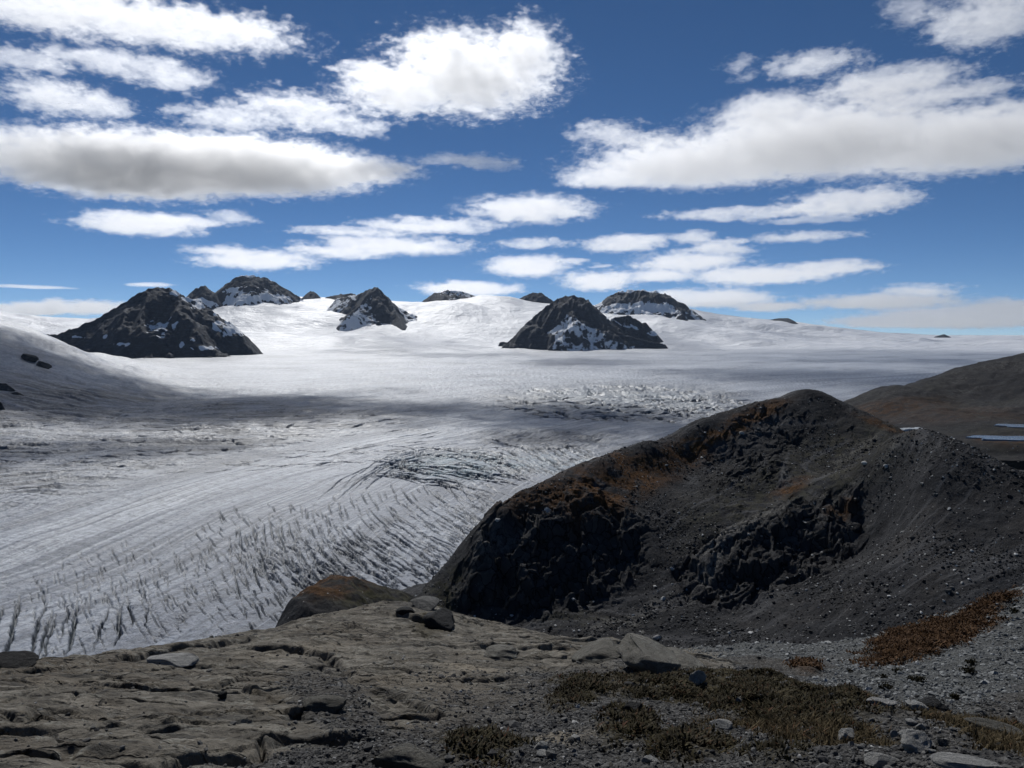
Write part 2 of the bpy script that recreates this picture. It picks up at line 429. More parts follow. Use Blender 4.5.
for k in range(30):                                     # arcs sweeping round to the right
    t = k / 25; x0 = 318 + 80 * t + U(-16, 30); y0 = 503 - 44 * t + U(-8, 6)
    px_crack((x0, y0), (x0 + U(70, 150), 452 + 14 * t + U(-3, 16)), -.13 + U(-.03, .03), U(2, 4.4), U(4, 7), .5, 9)
for k in range(70):                                     # the blue basin itself
    x = U(385, 510); y = 468 + rng.normal(0, 9) + (x - 450) * .03; L = U(20, 60)
    px_crack((x - L / 2, y - L * .02), (x + L / 2, y + L * .12), -.06, U(4, 8.5), U(8, 15), .4, 6)
field(120, 545, 462, 60, 16, lambda x, y: 24, (8, 26), (2.6, 6), (4, 9), -.05)
field(150, 610, 403, 110, 17, lambda x, y: 6, (8, 26), (9, 17), (10, 18), 0)
field(70, 690, 408, 60, 15, lambda x, y: 10, (5, 14), (8, 14), (10, 16), 0)
field(260, 170, 438, 290, 34, lambda x, y: -3, (14, 48), (4, 8), (4, 7), .02)
field(60, 480, 515, 40, 30, lambda x, y: 35, (8, 34), (.9, 1.8), (3, 5), -.1)
Z = Z - CREV
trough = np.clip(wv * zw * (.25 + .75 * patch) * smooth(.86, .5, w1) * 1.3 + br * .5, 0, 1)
blue = np.clip(zone(455, 466, 75, 17) * .95 + .55 * zone(545, 462, 60, 14) + .45 * zone(610, 402, 110, 17) + .25 * zone(700, 408, 25, 8), 0, 1)
band = np.exp(-(q / 75) ** 2) * .9 + .55 * np.exp(-((q - 190) / 60) ** 2) + .4 * np.exp(-((q + 190) / 90) ** 2)
dirt = smooth(-.2, .6, fbm(q / 55, s_ / 1400, 4, 50)) * .6 + smooth(0, .5, fbm(X / 260, Y / 320, 4, 51)) * .4
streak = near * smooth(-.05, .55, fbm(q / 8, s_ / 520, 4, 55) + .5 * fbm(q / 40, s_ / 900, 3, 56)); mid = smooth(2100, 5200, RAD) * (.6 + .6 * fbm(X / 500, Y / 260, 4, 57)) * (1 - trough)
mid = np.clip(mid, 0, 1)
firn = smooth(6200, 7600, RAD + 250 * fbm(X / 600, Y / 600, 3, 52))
V = np.stack([X, Y, Z], -1).reshape(-1, 3)

n = NT('glacier_ice')
p = n.pos()
c = n.ramp(n.attr('dirt'), [(0, (.215, .24, .285)), (.5, (.125, .143, .178)), (1, (.06, .071, .092))])
c = n.mix(n.math('MULTIPLY', n.attr('band'), .95), c, (.54, .565, .60))
fine = n.noise(n.scaled(p, (1, 1, .3)), .09, 6, .65)
c = n.mix(n.maprange(fine, .42, .68, 0, .55), c, (.07, .077, .09))
c = n.mix(n.math('MULTIPLY', n.attr('blue'), n.maprange(n.noise(p, .02, 5, .6), .3, .6)), c, (.13, .20, .24))
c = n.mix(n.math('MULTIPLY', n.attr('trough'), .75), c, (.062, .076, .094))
c = n.mix(n.maprange(n.attr('crev'), .8, 6), c, (.048, .064, .082))  # darkness inside the crevasses is painted in here, growing with depth
c = n.mix(n.math('MULTIPLY', n.attr('streak'), .7), c, (.055, .068, .092))
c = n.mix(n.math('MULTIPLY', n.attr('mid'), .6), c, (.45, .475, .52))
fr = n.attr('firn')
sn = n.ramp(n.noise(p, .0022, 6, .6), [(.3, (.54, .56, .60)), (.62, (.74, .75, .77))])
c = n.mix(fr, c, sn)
h = n.math('ADD', n.noise(p, .25, 6, .7), n.math('MULTIPLY', n.noise(p, .05, 5, .6), 3.0))
b = n.bump(h, .9, 2.2)
b = n.bump(n.math('MULTIPLY', fr, n.noise(n.scaled(p, (1, 1.5, 1), rot=(0, 0, .5)), .008, 6, .65)), .8, 40, b)
glac = n.surf(c, n.math('ADD', n.math('MULTIPLY', n.noise(p, .03, 3), .22), .33), b, .30)
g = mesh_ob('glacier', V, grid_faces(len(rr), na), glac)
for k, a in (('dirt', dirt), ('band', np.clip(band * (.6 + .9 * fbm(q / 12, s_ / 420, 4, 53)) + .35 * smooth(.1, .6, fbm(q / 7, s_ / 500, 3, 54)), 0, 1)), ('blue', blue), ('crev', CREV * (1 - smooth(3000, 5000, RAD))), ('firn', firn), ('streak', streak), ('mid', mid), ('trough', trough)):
    attr(g, k, a)
tag(g, 'broad grey white glacier with crevasses flowing past the moraine', None, None, 'structure')
ICE_GRID = None
del A, RAD, X, Y, Z, V, q, s_, w1, wx, wy, CREV, dirt, band, blue, br, zw, patch, wv, PX, PY

# ------------------------------------------------------------------ rock peaks standing out of the ice
def seg_field(x, y, segs, kf, warp):
    """highest of the roofs under a list of ridge segments"""
    z = np.full(x.shape, -1e9)
    for (a, b, k) in segs:
        d = b[:2] - a[:2]; L2 = max(d @ d, 1e-6)
        t = np.clip(((x - a[0]) * d[0] + (y - a[1]) * d[1]) / L2, 0, 1)
        ds = np.hypot(x - a[0] - t * d[0], y - a[1] - t * d[1])
        z = np.maximum(z, a[2] + t * (b[2] - a[2]) - k * kf * ds * (1 + warp))
    return z
def rock_material(name, rock=(.020, .024, .034), snow_lo=.5):
    n = NT(name); p = n.pos()
    nz = n.n('SeparateXYZ', {0: n.n('NewGeometry').outputs['Normal']}).outputs[2]
    big = n.noise(p, .012, 6, .65)
    base = n.ramp(n.noise(n.scaled(p, (1, 1, 3.5), rot=(.25, .2, 0)), .022, 8, .75), [(.32, tuple(v * .5 for v in rock)), (.52, tuple(v * 1.1 for v in rock)), (.68, tuple(v * 2.6 for v in rock))])
    f = n.math('ADD', n.attr('snow'), n.math('MULTIPLY', n.math('SUBTRACT', big, .5), .9))
    f = n.math('ADD', f, n.math('MULTIPLY', n.math('SUBTRACT', nz, .7), .4))
    c = n.mix(n.maprange(f, .46, .54), base, (.78, .8, .83))
    bm_ = n.bump(n.noise(p, .05, 7, .7), .9, 12)
    return n.surf(c, .8, bm_, .25)
def peak(label, ridges, D, front=.75, res=8.0, rough=1.0, snow=(), base_snow=-.25, pad=900, mat=None, rock=()):
    """ridges: lists of (px, py[, extra distance[, slope factor]])"""
    segs = []; pts = []
    for line in ridges:
        w = [at(v[0], v[1], D + (v[2] if len(v) > 2 else 0)) for v in line]
        kk = [v[3] if len(v) > 3 else 1.0 for v in line]
        pts += w
        segs += [(w[i], w[i + 1], kk[i]) for i in range(len(w) - 1)]
    pts = np.array(pts); zmin = -140
    hgt = pts[:, 2].max() - zmin
    x0, x1 = pts[:, 0].min() - 350, pts[:, 0].max() + 350
    y0, y1 = pts[:, 1].min() - min(pad, hgt / front * 1.3), pts[:, 1].max() + min(pad, hgt / front * 1.1)
    nx, ny = int((x1 - x0) / res) + 2, int((y1 - y0) / res) + 2
    gx, gy = np.meshgrid(np.linspace(x0, x1, nx), np.linspace(y0, y1, ny))
    wrp = .35 * fbm(gx / 260, gy / 260, 4, 61)
    z = seg_field(gx, gy, segs, front, wrp)
    ice = ice_height(gx, gy)
    amp = np.clip((z - ice) / 120, 0, 1)
    z = z + amp * rough * (32 * (ridged(gx / 130, gy / 260, 5, 62) - .66) + 24 * (ridged(gx / 52, gy / 75, 5, 63) - .62))
    sn = np.full(z.shape, base_snow)
    for (px, py, rx, ry, val) in snow:
        c0 = at(px, py, D); rx_, ry_ = rx * D / F, ry * D / F
        ang = project(np.stack([gx, gy, z], -1))
        d = np.hypot((ang[0] - px) / rx, (ang[1] - py) / ry) if ry else 0
        sn = sn + val * (1 - smooth(.5, 1.15, d + .95 * fbm(gx / 45, gy / 45, 4, 64)))
    if rock:
        ang = project(np.stack([gx, gy, z], -1)); wob = 3.0 * fbm(gx / 90, gy / 90, 4, 66)
        for line, hw in rock:
            for a, b in zip(line[:-1], line[1:]):
                a, b = np.array(a, float), np.array(b, float); d = b - a; L2 = max(d @ d, 1e-6)
                t = np.clip(((ang[0] - a[0]) * d[0] + (ang[1] - a[1]) * d[1]) / L2, 0, 1)
                ds = np.hypot(ang[0] - a[0] - t * d[0], ang[1] - a[1] - t * d[1]) + wob
                sn = np.minimum(sn, -.35 + 1.4 * smooth(hw * .75, hw * 1.25, ds) + 0 * sn)
    z = np.where(z < ice - 60, ice - 60, z)
    o = mesh_ob('mountain', np.stack([gx, gy, z], -1).reshape(-1, 3), grid_faces(ny, nx), mat)
    attr(o, 'snow', sn)
    return tag(o, label, None, None, 'structure')
RM = rock_material('nunatak_rock')
peak('dark pyramid mountain on the left with a white snow strip on its right shoulder',
     [[(10, 338, 100), (60, 333), (84, 324), (105, 313), (128, 299), (148, 288), (156, 287), (170, 287), (180, 293), (196, 301), (214, 311), (230, 322, 0, 1.25), (244, 336, 0, 1.25)],
      [(150, 289), (140, 318, -280), (126, 345, -480)], [(172, 290), (190, 318, -250), (205, 346, -430)]], 6300, .95, 6, .6,
     [(176, 293, 9, 3.5, 1.7), (188, 299, 10, 3.5, 1.7), (200, 306, 10, 3.5, 1.6), (214, 313, 12, 3, 1.0), (160, 327, 20, 12, 1.12), (150, 286, 12, 1.6, 1.2), (124, 344, 11, 2.6, 1.5), (78, 337, 9, 1.6, 1.5), (104, 336, 3.5, 3, 1.5),
      (182, 345, 3, 3, 1.5), (192, 340, 4, 2, 1.5), (232, 328, 20, 13, 1.35), (206, 348, 12, 3, 1.6)], -.62, mat=RM)
peak('round snowy summit with a dark rock band under its top',
     [[(222, 287, 0, 1), (232, 279), (243, 275), (252, 275), (268, 278), (284, 287), (300, 297)], [(186, 298, -150), (196, 288, -150), (205, 285, -150), (216, 296, -150)]],
     9500, .9, 8, .7, [(248, 276, 16, 2, .5), (232, 286, 10, 7, .5), (224, 300, 30, 7, .8), (262, 298, 40, 4, .5)], .42, mat=RM, rock=[([(222, 286), (240, 281), (262, 283), (284, 290), (298, 297)], 4.5), ([(190, 294), (205, 290), (220, 299)], 6)])
peak('small pointed rock tooth on the snow ridge', [[(306, 296), (311, 290), (314, 291), (320, 297)]], 9700, 1.0, 8, .8, [], -.25, mat=RM)
peak('low black rock rib beside the pointed tooth', [[(326, 297), (340, 294), (352, 293), (364, 297)]], 9700, .9, 8, .8, [(350, 297, 20, 3, .5)], -.25, mat=RM)
peak('steep dark peak with a long rock spur down to the right',
     [[(338, 298, 250), (350, 296, 150), (360, 293, 60), (368, 290, 30), (375, 286), (381, 290), (388, 298, -100), (394, 309, -280, 1.1), (400, 318, -480, 1.2), (404, 328, -700, 1.3)],
      [(372, 288), (360, 303, -280, 1.1), (346, 317, -560, 1.2)]], 8650, .95, 7, .8, [(352, 322, 14, 6, .5)], .5, mat=RM,
     rock=[([(368, 290), (376, 289), (386, 300), (394, 314), (402, 328)], 6.5), ([(378, 300), (385, 318)], 7), ([(366, 296), (352, 308), (342, 316)], 4)])
peak('low dark rock knob at the foot of a snow dome', [[(425, 299), (434, 293), (446, 290), (456, 290), (468, 293), (476, 296)]], 10350, .8, 9, .8, [(464, 291, 20, 3.5, 1.0), (468, 296, 22, 6, .7)], -.25, mat=RM)
peak('small twin rock knob in the middle of the snowfield', [[(520, 298), (528, 294), (534, 292), (542, 293), (551, 299)]], 10300, .9, 9, 1.0, [(525, 301, 10, 2, .6)], -.2, mat=RM)
peak('wedge shaped dark nunatak with a snow gully between two rock ribs',
     [[(503, 346, -260, 1.2), (516, 334, -200, 1.2), (532, 318, -110, 1.1), (546, 306, -40), (557, 298), (572, 295), (584, 297), (592, 303, 20), (603, 313, 40)],
      [(566, 299, -10, 1.3), (584, 312, -90, 1.3), (606, 325, -170, 1.4), (632, 337, -230, 1.5), (665, 344, -260, 1.5)],
      [(560, 299, -20, 1.2), (546, 320, -200, 1.2), (532, 346, -380, 1.2)], [(612, 318, 120, 1.2), (628, 315, 140, 1.2), (645, 322, 140, 1.2), (654, 331, 130, 1.2)]], 7200, .95, 6, .7,
     [], .56, mat=RM, rock=[([(512, 345), (530, 332), (545, 318), (558, 304)], 13), ([(518, 343), (546, 341)], 9), ([(558, 300), (574, 298), (592, 306), (603, 313)], 5),
      ([(562, 303), (584, 314), (606, 327), (632, 338), (662, 345)], 7.5), ([(640, 340), (664, 343)], 6), ([(622, 317), (640, 320), (647, 327)], 6)])
peak('broad dark rock summit streaked with snow behind the wedge shaped nunatak',
     [[(596, 305), (606, 298), (613, 293), (625, 290), (640, 290), (655, 291), (665, 293), (676, 299), (690, 311)]], 9300, .8, 9, 1.1,
     [(645, 292, 26, 2, .5), (610, 302, 14, 5, .5), (650, 308, 40, 5, .7), (640, 300, 8, 6, .35)], .45, mat=RM, rock=[([(606, 300), (640, 296), (668, 298), (684, 308)], 5)])
peak('tiny dark rock streak on the sloping snow shoulder', [[(768, 320), (778, 318), (788, 318), (800, 326)]], 9800, .6, 8, .5, [], -.2, mat=RM)
peak('tiny dark rock tip on the right horizon', [[(936, 336), (944, 334), (951, 337)]], 10600, .6, 9, .5, [], -.25, mat=RM)
# ------------------------------------------------------------------ land: thin plate splines through surveyed points
class Spline:
    def __init__(s, P, lam=1e-3):
        P = np.asarray(P, float); s.P = P[:, :2]; s.sc = np.ptp(s.P, 0).max(); Q = s.P / s.sc; n = len(Q)
        K = s.k(np.hypot(*(Q[:, None] - Q[None]).transpose(2, 0, 1))) + lam * np.eye(n) * .01
        T = np.c_[np.ones(n), Q]
        M = np.block([[K, T], [T.T, np.zeros((3, 3))]])
        s.w = np.linalg.solve(M, np.r_[P[:, 2], 0, 0, 0]); s.Q = Q
    @staticmethod
    def k(r): return np.where(r > 0, r * r * np.log(np.maximum(r, 1e-12)), 0)
    def __call__(s, x, y):
        sh = np.shape(x); x = np.ravel(x) / s.sc; y = np.ravel(y) / s.sc; o = np.empty(len(x))
        for i in range(0, len(x), 40000):
            a, b = x[i:i + 40000], y[i:i + 40000]
            o[i:i + 40000] = s.k(np.hypot(a[:, None] - s.Q[:, 0], b[:, None] - s.Q[:, 1])) @ s.w[:-3] + s.w[-3] + s.w[-2] * a + s.w[-1] * b
        return o.reshape(sh)
def survey(px_pts, world=()):
    return np.array([at(*p) for p in px_pts] + [tuple(w_) for w_ in world])
def dome(px, py, D, z):                                 # a world point under a photo column, at height z
    d = ray(px, py) * D; return (d[0], d[1], z)

# ---- moraine hill
HILL = [(810,388,289),(781,397,286),(838,399,290),(860,410,289),(885,421,284),(906,431,279),
 (750,406,278),(700,421,266),(650,441,251),(600,459,236),(560,474,223),(525,491,214),(500,508,207),(482,530,201),(470,555,196),(455,580,193),(430,596,190),
 (640,478,240),(690,465,254),(600,488,226),(560,500,215),(530,512,208),(740,445,259),(770,425,272),(800,415,277),(840,430,272),(860,450,262),
 (490,540,198),(525,525,203.5),(565,512,208.5),(605,506,214),(642,508,220.5),
 (478,585,190),(500,604,186.5),(535,612,184.5),(570,612,184.5),(605,592,190),(632,566,198),(652,535,209),
 (700,500,226),(685,540,208),(655,580,195),(620,610,184),(580,628,178),(740,480,237),(790,465,247),(760,505,225),(830,475,245),
 (712,548,203),(745,531,208.5),(785,520,213.5),(832,510,218),(872,500,221),
 (694,602,187),(735,606,186),(790,592,190),(838,566,198),(884,538,206.5),
 (922,431,228),(900,440,227),(880,462,222),(890,480,219),(950,440,224),(975,450,218),(1024,477,207),(1060,495,200),
 (920,475,207),(920,520,194),(900,570,181),(870,610,172),(840,645,164),(960,500,199),(1010,520,192),(1000,560,179),(970,600,170),(1040,600,170),
 (760,640,168),(700,648,167),(640,645,170),(560,645,173),(490,640,175),(430,620,181),(400,612,184)]
HW = []
for (px, py, D) in HILL[:6] + HILL[6:17]:
    d = ray(px, py); HW += [(d[0] * (D + 32), d[1] * (D + 32), d[2] * D - 17), (d[0] * (D + 80), d[1] * (D + 80), d[2] * D - 60)]
for (px, py, D) in [(945,438,224),(1000,466,212),(1060,495,200)]:
    d = ray(px, py); HW += [(d[0] * (D + 25), d[1] * (D + 25), d[2] * D - 7), (d[0] * (D + 70), d[1] * (D + 70), d[2] * D - 22)]
for (px, D, z) in [(400,130,-60),(520,130,-62),(640,130,-62),(760,130,-61),(880,130,-60),(1000,130,-59),(1100,130,-58),(330,190,-75),(330,150,-70),(360,230,-95),(420,260,-95),(1120,260,-35),(1150,330,-48),(1000,330,-46),(500,330,-100),(380,320,-130),(600,360,-100),(750,400,-95)]:
    HW.append(dome(px, 500, D, z))
hill_f = Spline(survey(HILL, HW), .02)
nh = 1050
az = np.linspace(R(-16), R(39), nh); rr = np.concatenate([np.geomspace(112, 300, 900), np.geomspace(300, 420, 120)[1:]])
A, RAD = np.meshgrid(az, rr); X, Y = np.sin(A) * RAD, np.cos(A) * RAD
Z0 = hill_f(X, Y)
def patch_px(PXY, cx, cy, hx, hy, rot=0, edge=.35, ns=None):
    dx, dy = PXY[0] - cx, PXY[1] - cy; c_, s_ = math.cos(R(rot)), math.sin(R(rot))
    d = np.hypot((dx * c_ + dy * s_) / hx, (-dx * s_ + dy * c_) / hy)
    if ns is not None: d = d + ns
    return 1 - smooth(1 - edge, 1 + edge, d)
PXY = project(np.stack([X, Y, Z0], -1))
nsA = .35 * fbm(X / 14, Y / 14, 4, 71)
cliff = np.clip(patch_px(PXY, 556, 556, 94, 60, -14, .22, .8 * nsA) + patch_px(PXY, 775, 552, 106, 38, -24, .25, .8 * nsA) + .5 * patch_px(PXY, 700, 575, 24, 26, 0, .3, nsA)
                + .45 * patch_px(PXY, 755, 440, 50, 30, -30, .4, nsA), 0, 1)
gully = fbm(X / 26 + Y / 60, Y / 70, 4, 72)
_u, _v = (X * .82 + Y * .57), (-X * .57 + Y * .82)
_wx, _wy = 1.2 * fbm(X / 9, Y / 9, 3, 70), 1.2 * fbm(X / 9, Y / 9, 3, 69)
_, _, ida = cells(_u / 9 + _wx * .5, _v / 5 + _wy * .5, 21); _, _, idb = cells(_u / 3.6 + _wx, _v / 2.1 + _wy, 22); _, _, idc = cells(_u / 1.5 + _wx * 2, _v / .9 + _wy * 2, 23)
crag = .75 * (ida - .5) + .36 * (idb - .5) + .15 * (idc - .5) + .6 * (ridged(X / 22 + Y / 40, Y / 24 - X / 40, 4, 73) - .62)
ledg = fbm(X / 5, Y / 5, 4, 74)
Zh = Z0 + 1.9 * gully * (1 - cliff) + cliff * (4.6 * crag + .45 * ledg) + .28 * fbm(X / 4, Y / 4, 4, 75) + .12 * ridged(X / 1.6, Y / 1.6, 2, 76)
# rock ribs on the face below the summit
rib = patch_px(PXY, 800, 470, 90, 45, -25, .5, nsA) * smooth(0, .4, fbm(X / 16, Y / 24, 3, 77))
Zh = Zh + rib * ((ridged(X / 8, Y / 12, 4, 78) - .6) * 1.6 + .8 * (idb - .5) + .4 * (idc - .5))
rust = np.clip(patch_px(PXY, 640, 478, 75, 20, -28, .5, nsA) * .9 + patch_px(PXY, 735, 425, 55, 9, -24, .5, nsA) * .9 + .7 * patch_px(PXY, 560, 488, 60, 14, -22, .6, nsA)
               + .9 * patch_px(PXY, 790, 490, 18, 7, -20, .6, nsA) + .6 * patch_px(PXY, 840, 512, 16, 8, 0, .6, nsA) + .7 * patch_px(PXY, 880, 425, 30, 4, 20, .6, nsA), 0, 1)
moss = np.clip(patch_px(PXY, 450, 590, 40, 16, -40, .5, nsA) + .6 * patch_px(PXY, 800, 480, 120, 35, -25, .6, nsA) + .5 * patch_px(PXY, 590, 620, 60, 10, 0, .5, nsA), 0, 1)
pale = np.clip(patch_px(PXY, 650, 610, 70, 8, -22, .6, nsA) + .8 * patch_px(PXY, 760, 560, 40, 5, -35, .6, nsA) + .6 * patch_px(PXY, 850, 455, 40, 4, -30, .6, nsA) + .7 * patch_px(PXY, 868, 474, 62, 3.5, -43, .6, .6 * nsA) + .35 * smooth(640, 660, PXY[1]), 0, 1)  # the thin strip down the second spur paints its lit edge

streaks = np.clip(patch_px(PXY, 712, 562, 34, 12, -58, .6, nsA) + .8 * patch_px(PXY, 755, 524, 34, 6, -25, .6, nsA) + .7 * patch_px(PXY, 490, 545, 12, 26, 25, .6, nsA) + .6 * patch_px(PXY, 520, 535, 24, 7, -40, .6, nsA), 0, 1)  # lit rib and bright rims of the cliffs, painted as pale colour
_a = .45 + .5 * fbm(X / 90, Y / 90, 2, 67); _u, _v = X * np.cos(_a) - Y * np.sin(_a), X * np.sin(_a) + Y * np.cos(_a)
stripe = fbm(_u / 4.5, _v / 34, 5, 68, .6) + .5 * fbm(X / 20, Y / 20, 3, 66)
n = NT('moraine_scree'); p = n.pos()
n1 = n.noise(p, .35, 7, .7); n2 = n.noise(p, .06, 5, .6); n3 = n.noise(p, 1.8, 4, .7)
c = n.ramp(n1, [(.3, (.019, .0195, .022)), (.55, (.035, .0355, .038)), (.75, (.062, .062, .064))])
c = n.mix(n.maprange(n2, .45, .7, 0, .6), c, (.050, .046, .043))
c = n.mix(n.math('MULTIPLY', n.attr('moss'), n.maprange(n1, .4, .6, 0, .85)), c, (.050, .046, .022))
c = n.mix(n.math('MULTIPLY', n.attr('pale'), n.maprange(n1, .38, .62, 0, .85)), c, (.15, .145, .135))
rockc = n.ramp(n.noise(n.scaled(p, (1, 1, .35), rot=(0, .5, .3)), .5, 7, .7), [(.32, (.024, .024, .027)), (.58, (.052, .051, .051)), (.74, (.14, .135, .128))])
c = n.mix(n.maprange(n.attr('stripe'), .05, .6, 0, .75), c, (.085, .085, .088))
c = n.mix(n.maprange(n.attr('stripe'), -.1, -.6, 0, .6), c, (.016, .016, .018))
wc = n.n('VectorMath', {0: p, 1: n.n('VectorMath', {0: n.n('TexNoise', {'Vector': p, 'Scale': .35, 'Detail': 6.0}).outputs['Color'], 1: (2.4, 2.4, 2.4)}, operation='MULTIPLY')}, operation='ADD').outputs[0]
jt = n.n('TexVoronoi', {'Vector': n.scaled(wc, (.8, .8, .35), rot=(.5, .35, 0)), 'Scale': .55}, feature='DISTANCE_TO_EDGE').outputs[0]
fc = n.n('TexVoronoi', {'Vector': n.scaled(wc, (.8, .8, .35), rot=(.5, .35, 0)), 'Scale': .55}).outputs['Color']
rockc = n.mix(n.maprange(fc, .3, .9, 0, .55), rockc, (.085, .083, .08))
rockc = n.mix(n.maprange(jt, .07, .01, 0, .9), rockc, (.008, .008, .009))
c = n.mix(n.attr('cliff'), c, rockc)
c = n.mix(n.math('MULTIPLY', n.attr('streaks'), n.maprange(n.noise(n.scaled(p, (1, 1, .5), rot=(.3, .6, 0)), .9, 7, .75), .42, .6)), c, (.17, .163, .15))  # paints the lit rib and rim highlights over the cliff rock
c = n.mix(n.math('MULTIPLY', n.attr('rust'), n.maprange(n.noise(p, .22, 6, .7), .36, .56, 0, .95)), c, n.ramp(n3, [(.35, (.055, .026, .010)), (.65, (.13, .060, .018))]))
fl_ = n.n('TexVoronoi', {'Vector': p, 'Scale': 1.1}); spk = n.math('MULTIPLY', n.maprange(fl_.outputs['Distance'], .16, .08), n.math('GREATER_THAN', n.n('SeparateXYZ', {0: fl_.outputs['Color']}).outputs[0], .72))
c = n.mix(n.math('MULTIPLY', spk, n.math('SUBTRACT', 1.0, n.attr('cliff'))), c, (.30, .295, .285))
b = n.bump(n.math('ADD', n.noise(p, .35, 9, .78), n.math('MULTIPLY', n.noise(p, 3.0, 4, .8), .12)), .8, 1.0)
MOR = n.surf(c, .9, b, .06)
hill = mesh_ob('hill', np.stack([X, Y, Zh], -1).reshape(-1, 3), grid_faces(len(rr), nh), MOR)
for k, a in (('cliff', cliff), ('rust', rust), ('moss', moss), ('pale', pale), ('streaks', streaks), ('stripe', stripe)): attr(hill, k, a)
tag(hill, 'dark moraine hill of scree and black cliffs with rusty tundra patches', None, None, 'structure')
from mathutils.bvhtree import BVHTree
def sampler(az, rr, Zg):
    def f(x, y):
        a = np.arctan2(x, y); r = np.hypot(x, y)
        i = np.clip(np.interp(a, az, np.arange(len(az))), 0, len(az) - 1.001); j = np.clip(np.interp(r, rr, np.arange(len(rr))), 0, len(rr) - 1.001)
        a0, b0 = i.astype(int), j.astype(int); u, v = i - a0, j - b0
        return (Zg[b0, a0] * (1 - u) + Zg[b0, a0 + 1] * u) * (1 - v) + (Zg[b0 + 1, a0] * (1 - u) + Zg[b0 + 1, a0 + 1] * u) * v
    return f
hill_z = sampler(az, rr, Zh); hill_cliff = sampler(az, rr, cliff); hill_pale = sampler(az, rr, pale); hill_rust = sampler(az, rr, rust)

# ---- hill behind on the right
BACK = [(800,425,640),(845,403,640),(868,394,650),(885,388,660),(905,386,670),(925,381,680),(945,373,700),(968,364,720),(985,362,730),(1005,358,740),(1024,355,750),(1080,344,760),(1140,335,770),
 (860,410,600),(900,400,610),(950,395,630),(1000,385,650),(1060,375,660),(900,415,560),(950,412,560),(1000,410,560),(1060,405,570),
 (920,424,500),(980,428,490),(1040,428,490),(900,432,460),(960,438,440),(1024,440,440),(1090,440,440),(850,440,440),(900,455,400),(980,455,400),(1060,455,400)]
BW = []
for (px, py, D) in BACK[:13]:
    d = ray(px, py); BW += [(d[0] * (D + 90), d[1] * (D + 90), d[2] * D - 25), (d[0] * (D + 220), d[1] * (D + 220), d[2] * D - 130)]
BW += [dome(760, 430, 560, -85), dome(740, 430, 700, -130)]
back_f = Spline(survey(BACK, BW), .02)
nb = 420
az = np.linspace(R(15), R(40), nb); rr = np.geomspace(385, 980, 380)
A, RAD = np.meshgrid(az, rr); X, Y = np.sin(A) * RAD, np.cos(A) * RAD
Zb = back_f(X, Y); PXY = project(np.stack([X, Y, Zb], -1)); nsA = .35 * fbm(X / 40, Y / 40, 4, 81)
far_ = smooth(470, 540, RAD)
_flat = np.zeros(X.shape)
for _px, _py, _D in ((1012, 437.5, 430), (1024, 425.5, 470)):
    _c = at(_px, _py, _D); _m = 1 - smooth(.7, 1.3, np.hypot((X - _c[0]) / 26, (Y - _c[1]) / 24)); Zb = Zb * (1 - _m) + _m * (_c[2] - .5); _flat = np.maximum(_flat, _m)
far_ = far_ * (1 - _flat)
Zb = Zb + far_ * (3.4 * fbm(X / 70, Y / 90, 5, 82) + 2.6 * (ridged(X / 34, Y / 50, 4, 83) - .6)) + .5 * fbm(X / 9, Y / 9, 3, 84)
rust = np.clip(.35 * patch_px(PXY, 890, 408, 60, 6, -8, .6, nsA) + .25 * patch_px(PXY, 960, 415, 80, 8, 0, .6, nsA) + .8 * patch_px(PXY, 1010, 446, 30, 6, 0, .5, nsA), 0, 1)
hb = mesh_ob('hill', np.stack([X, Y, Zb], -1).reshape(-1, 3), grid_faces(len(rr), nb), MOR)
for k, a in (('cliff', .85 * smooth(-.1, .4, fbm(X / 50, Y / 40, 4, 85)) * far_), ('rust', rust), ('moss', .35 * smooth(-.1, .5, fbm(X / 60, Y / 60, 4, 86))), ('pale', 0 * rust)): attr(hb, k, a)
attr(hb, 'streaks', 0 * rust); attr(hb, 'stripe', .7 * fbm(X / 30 + Y / 60, Y / 45, 5, 79, .65) - .28)
tag(hb, 'low dark hill rising to the right edge behind the moraine', None, None, 'structure')
back_z = sampler(az, rr, Zb)

# small pale tarns and the snow patch on the flat between the hills
def blob(name, cx, cy, hx, hy, D, thick, mat, label, cat=None, kind='structure'):
    c0 = at(cx, cy, D); ax = hx * D / F; ay = hy * D / F / abs(c0[2] / D)
    ay = min(ay, ax * 2.5); n_ = 48; V_ = [(0, 0, thick)]; Fc_ = []
    for ring, (k, zz) in enumerate(((.6, thick * .9), (1.0, 0), (1.02, -.7))):
        for i in range(n_):
            t = 2 * math.pi * i / n_; k2 = k * (1 + .18 * math.sin(3 * t + 1) + .1 * math.sin(7 * t))
            V_.append((ax * k2 * math.cos(t), ay * k2 * math.sin(t), zz))
    V_ = np.array(V_) + c0
    for i in range(n_):
        j = (i + 1) % n_; Fc_.append((0, 0, 1 + i, 1 + j)); 
        for r_ in (0, 1): Fc_.append((1 + r_ * n_ + i, 1 + (r_ + 1) * n_ + i, 1 + (r_ + 1) * n_ + j, 1 + r_ * n_ + j))
    bm_ = bmesh.new(); vs = [bm_.verts.new(v) for v in V_]
    for f_ in Fc_:
        bm_.faces.new([vs[k] for k in dict.fromkeys(f_)])
    me = bpy.data.meshes.new(name); bm_.to_mesh(me); bm_.free(); me.materials.append(mat)
    o = bpy.data.objects.new(name, me); COL.objects.link(o); return tag(o, label, cat, None, kind)
n = NT('tarn_water'); WAT = n.surf((.13, .16, .19), .2, n.bump(n.noise(n.pos(), .6, 3), .08, .3), .5)
blob('water', 1012, 437.5, 36, 1.5, 430, .06, WAT, 'narrow grey blue tarn at the right edge behind the moraine')
blob('water', 1024, 425.5, 22, 1.2, 470, .06, WAT, 'smaller tarn beyond the narrow one at the right edge')

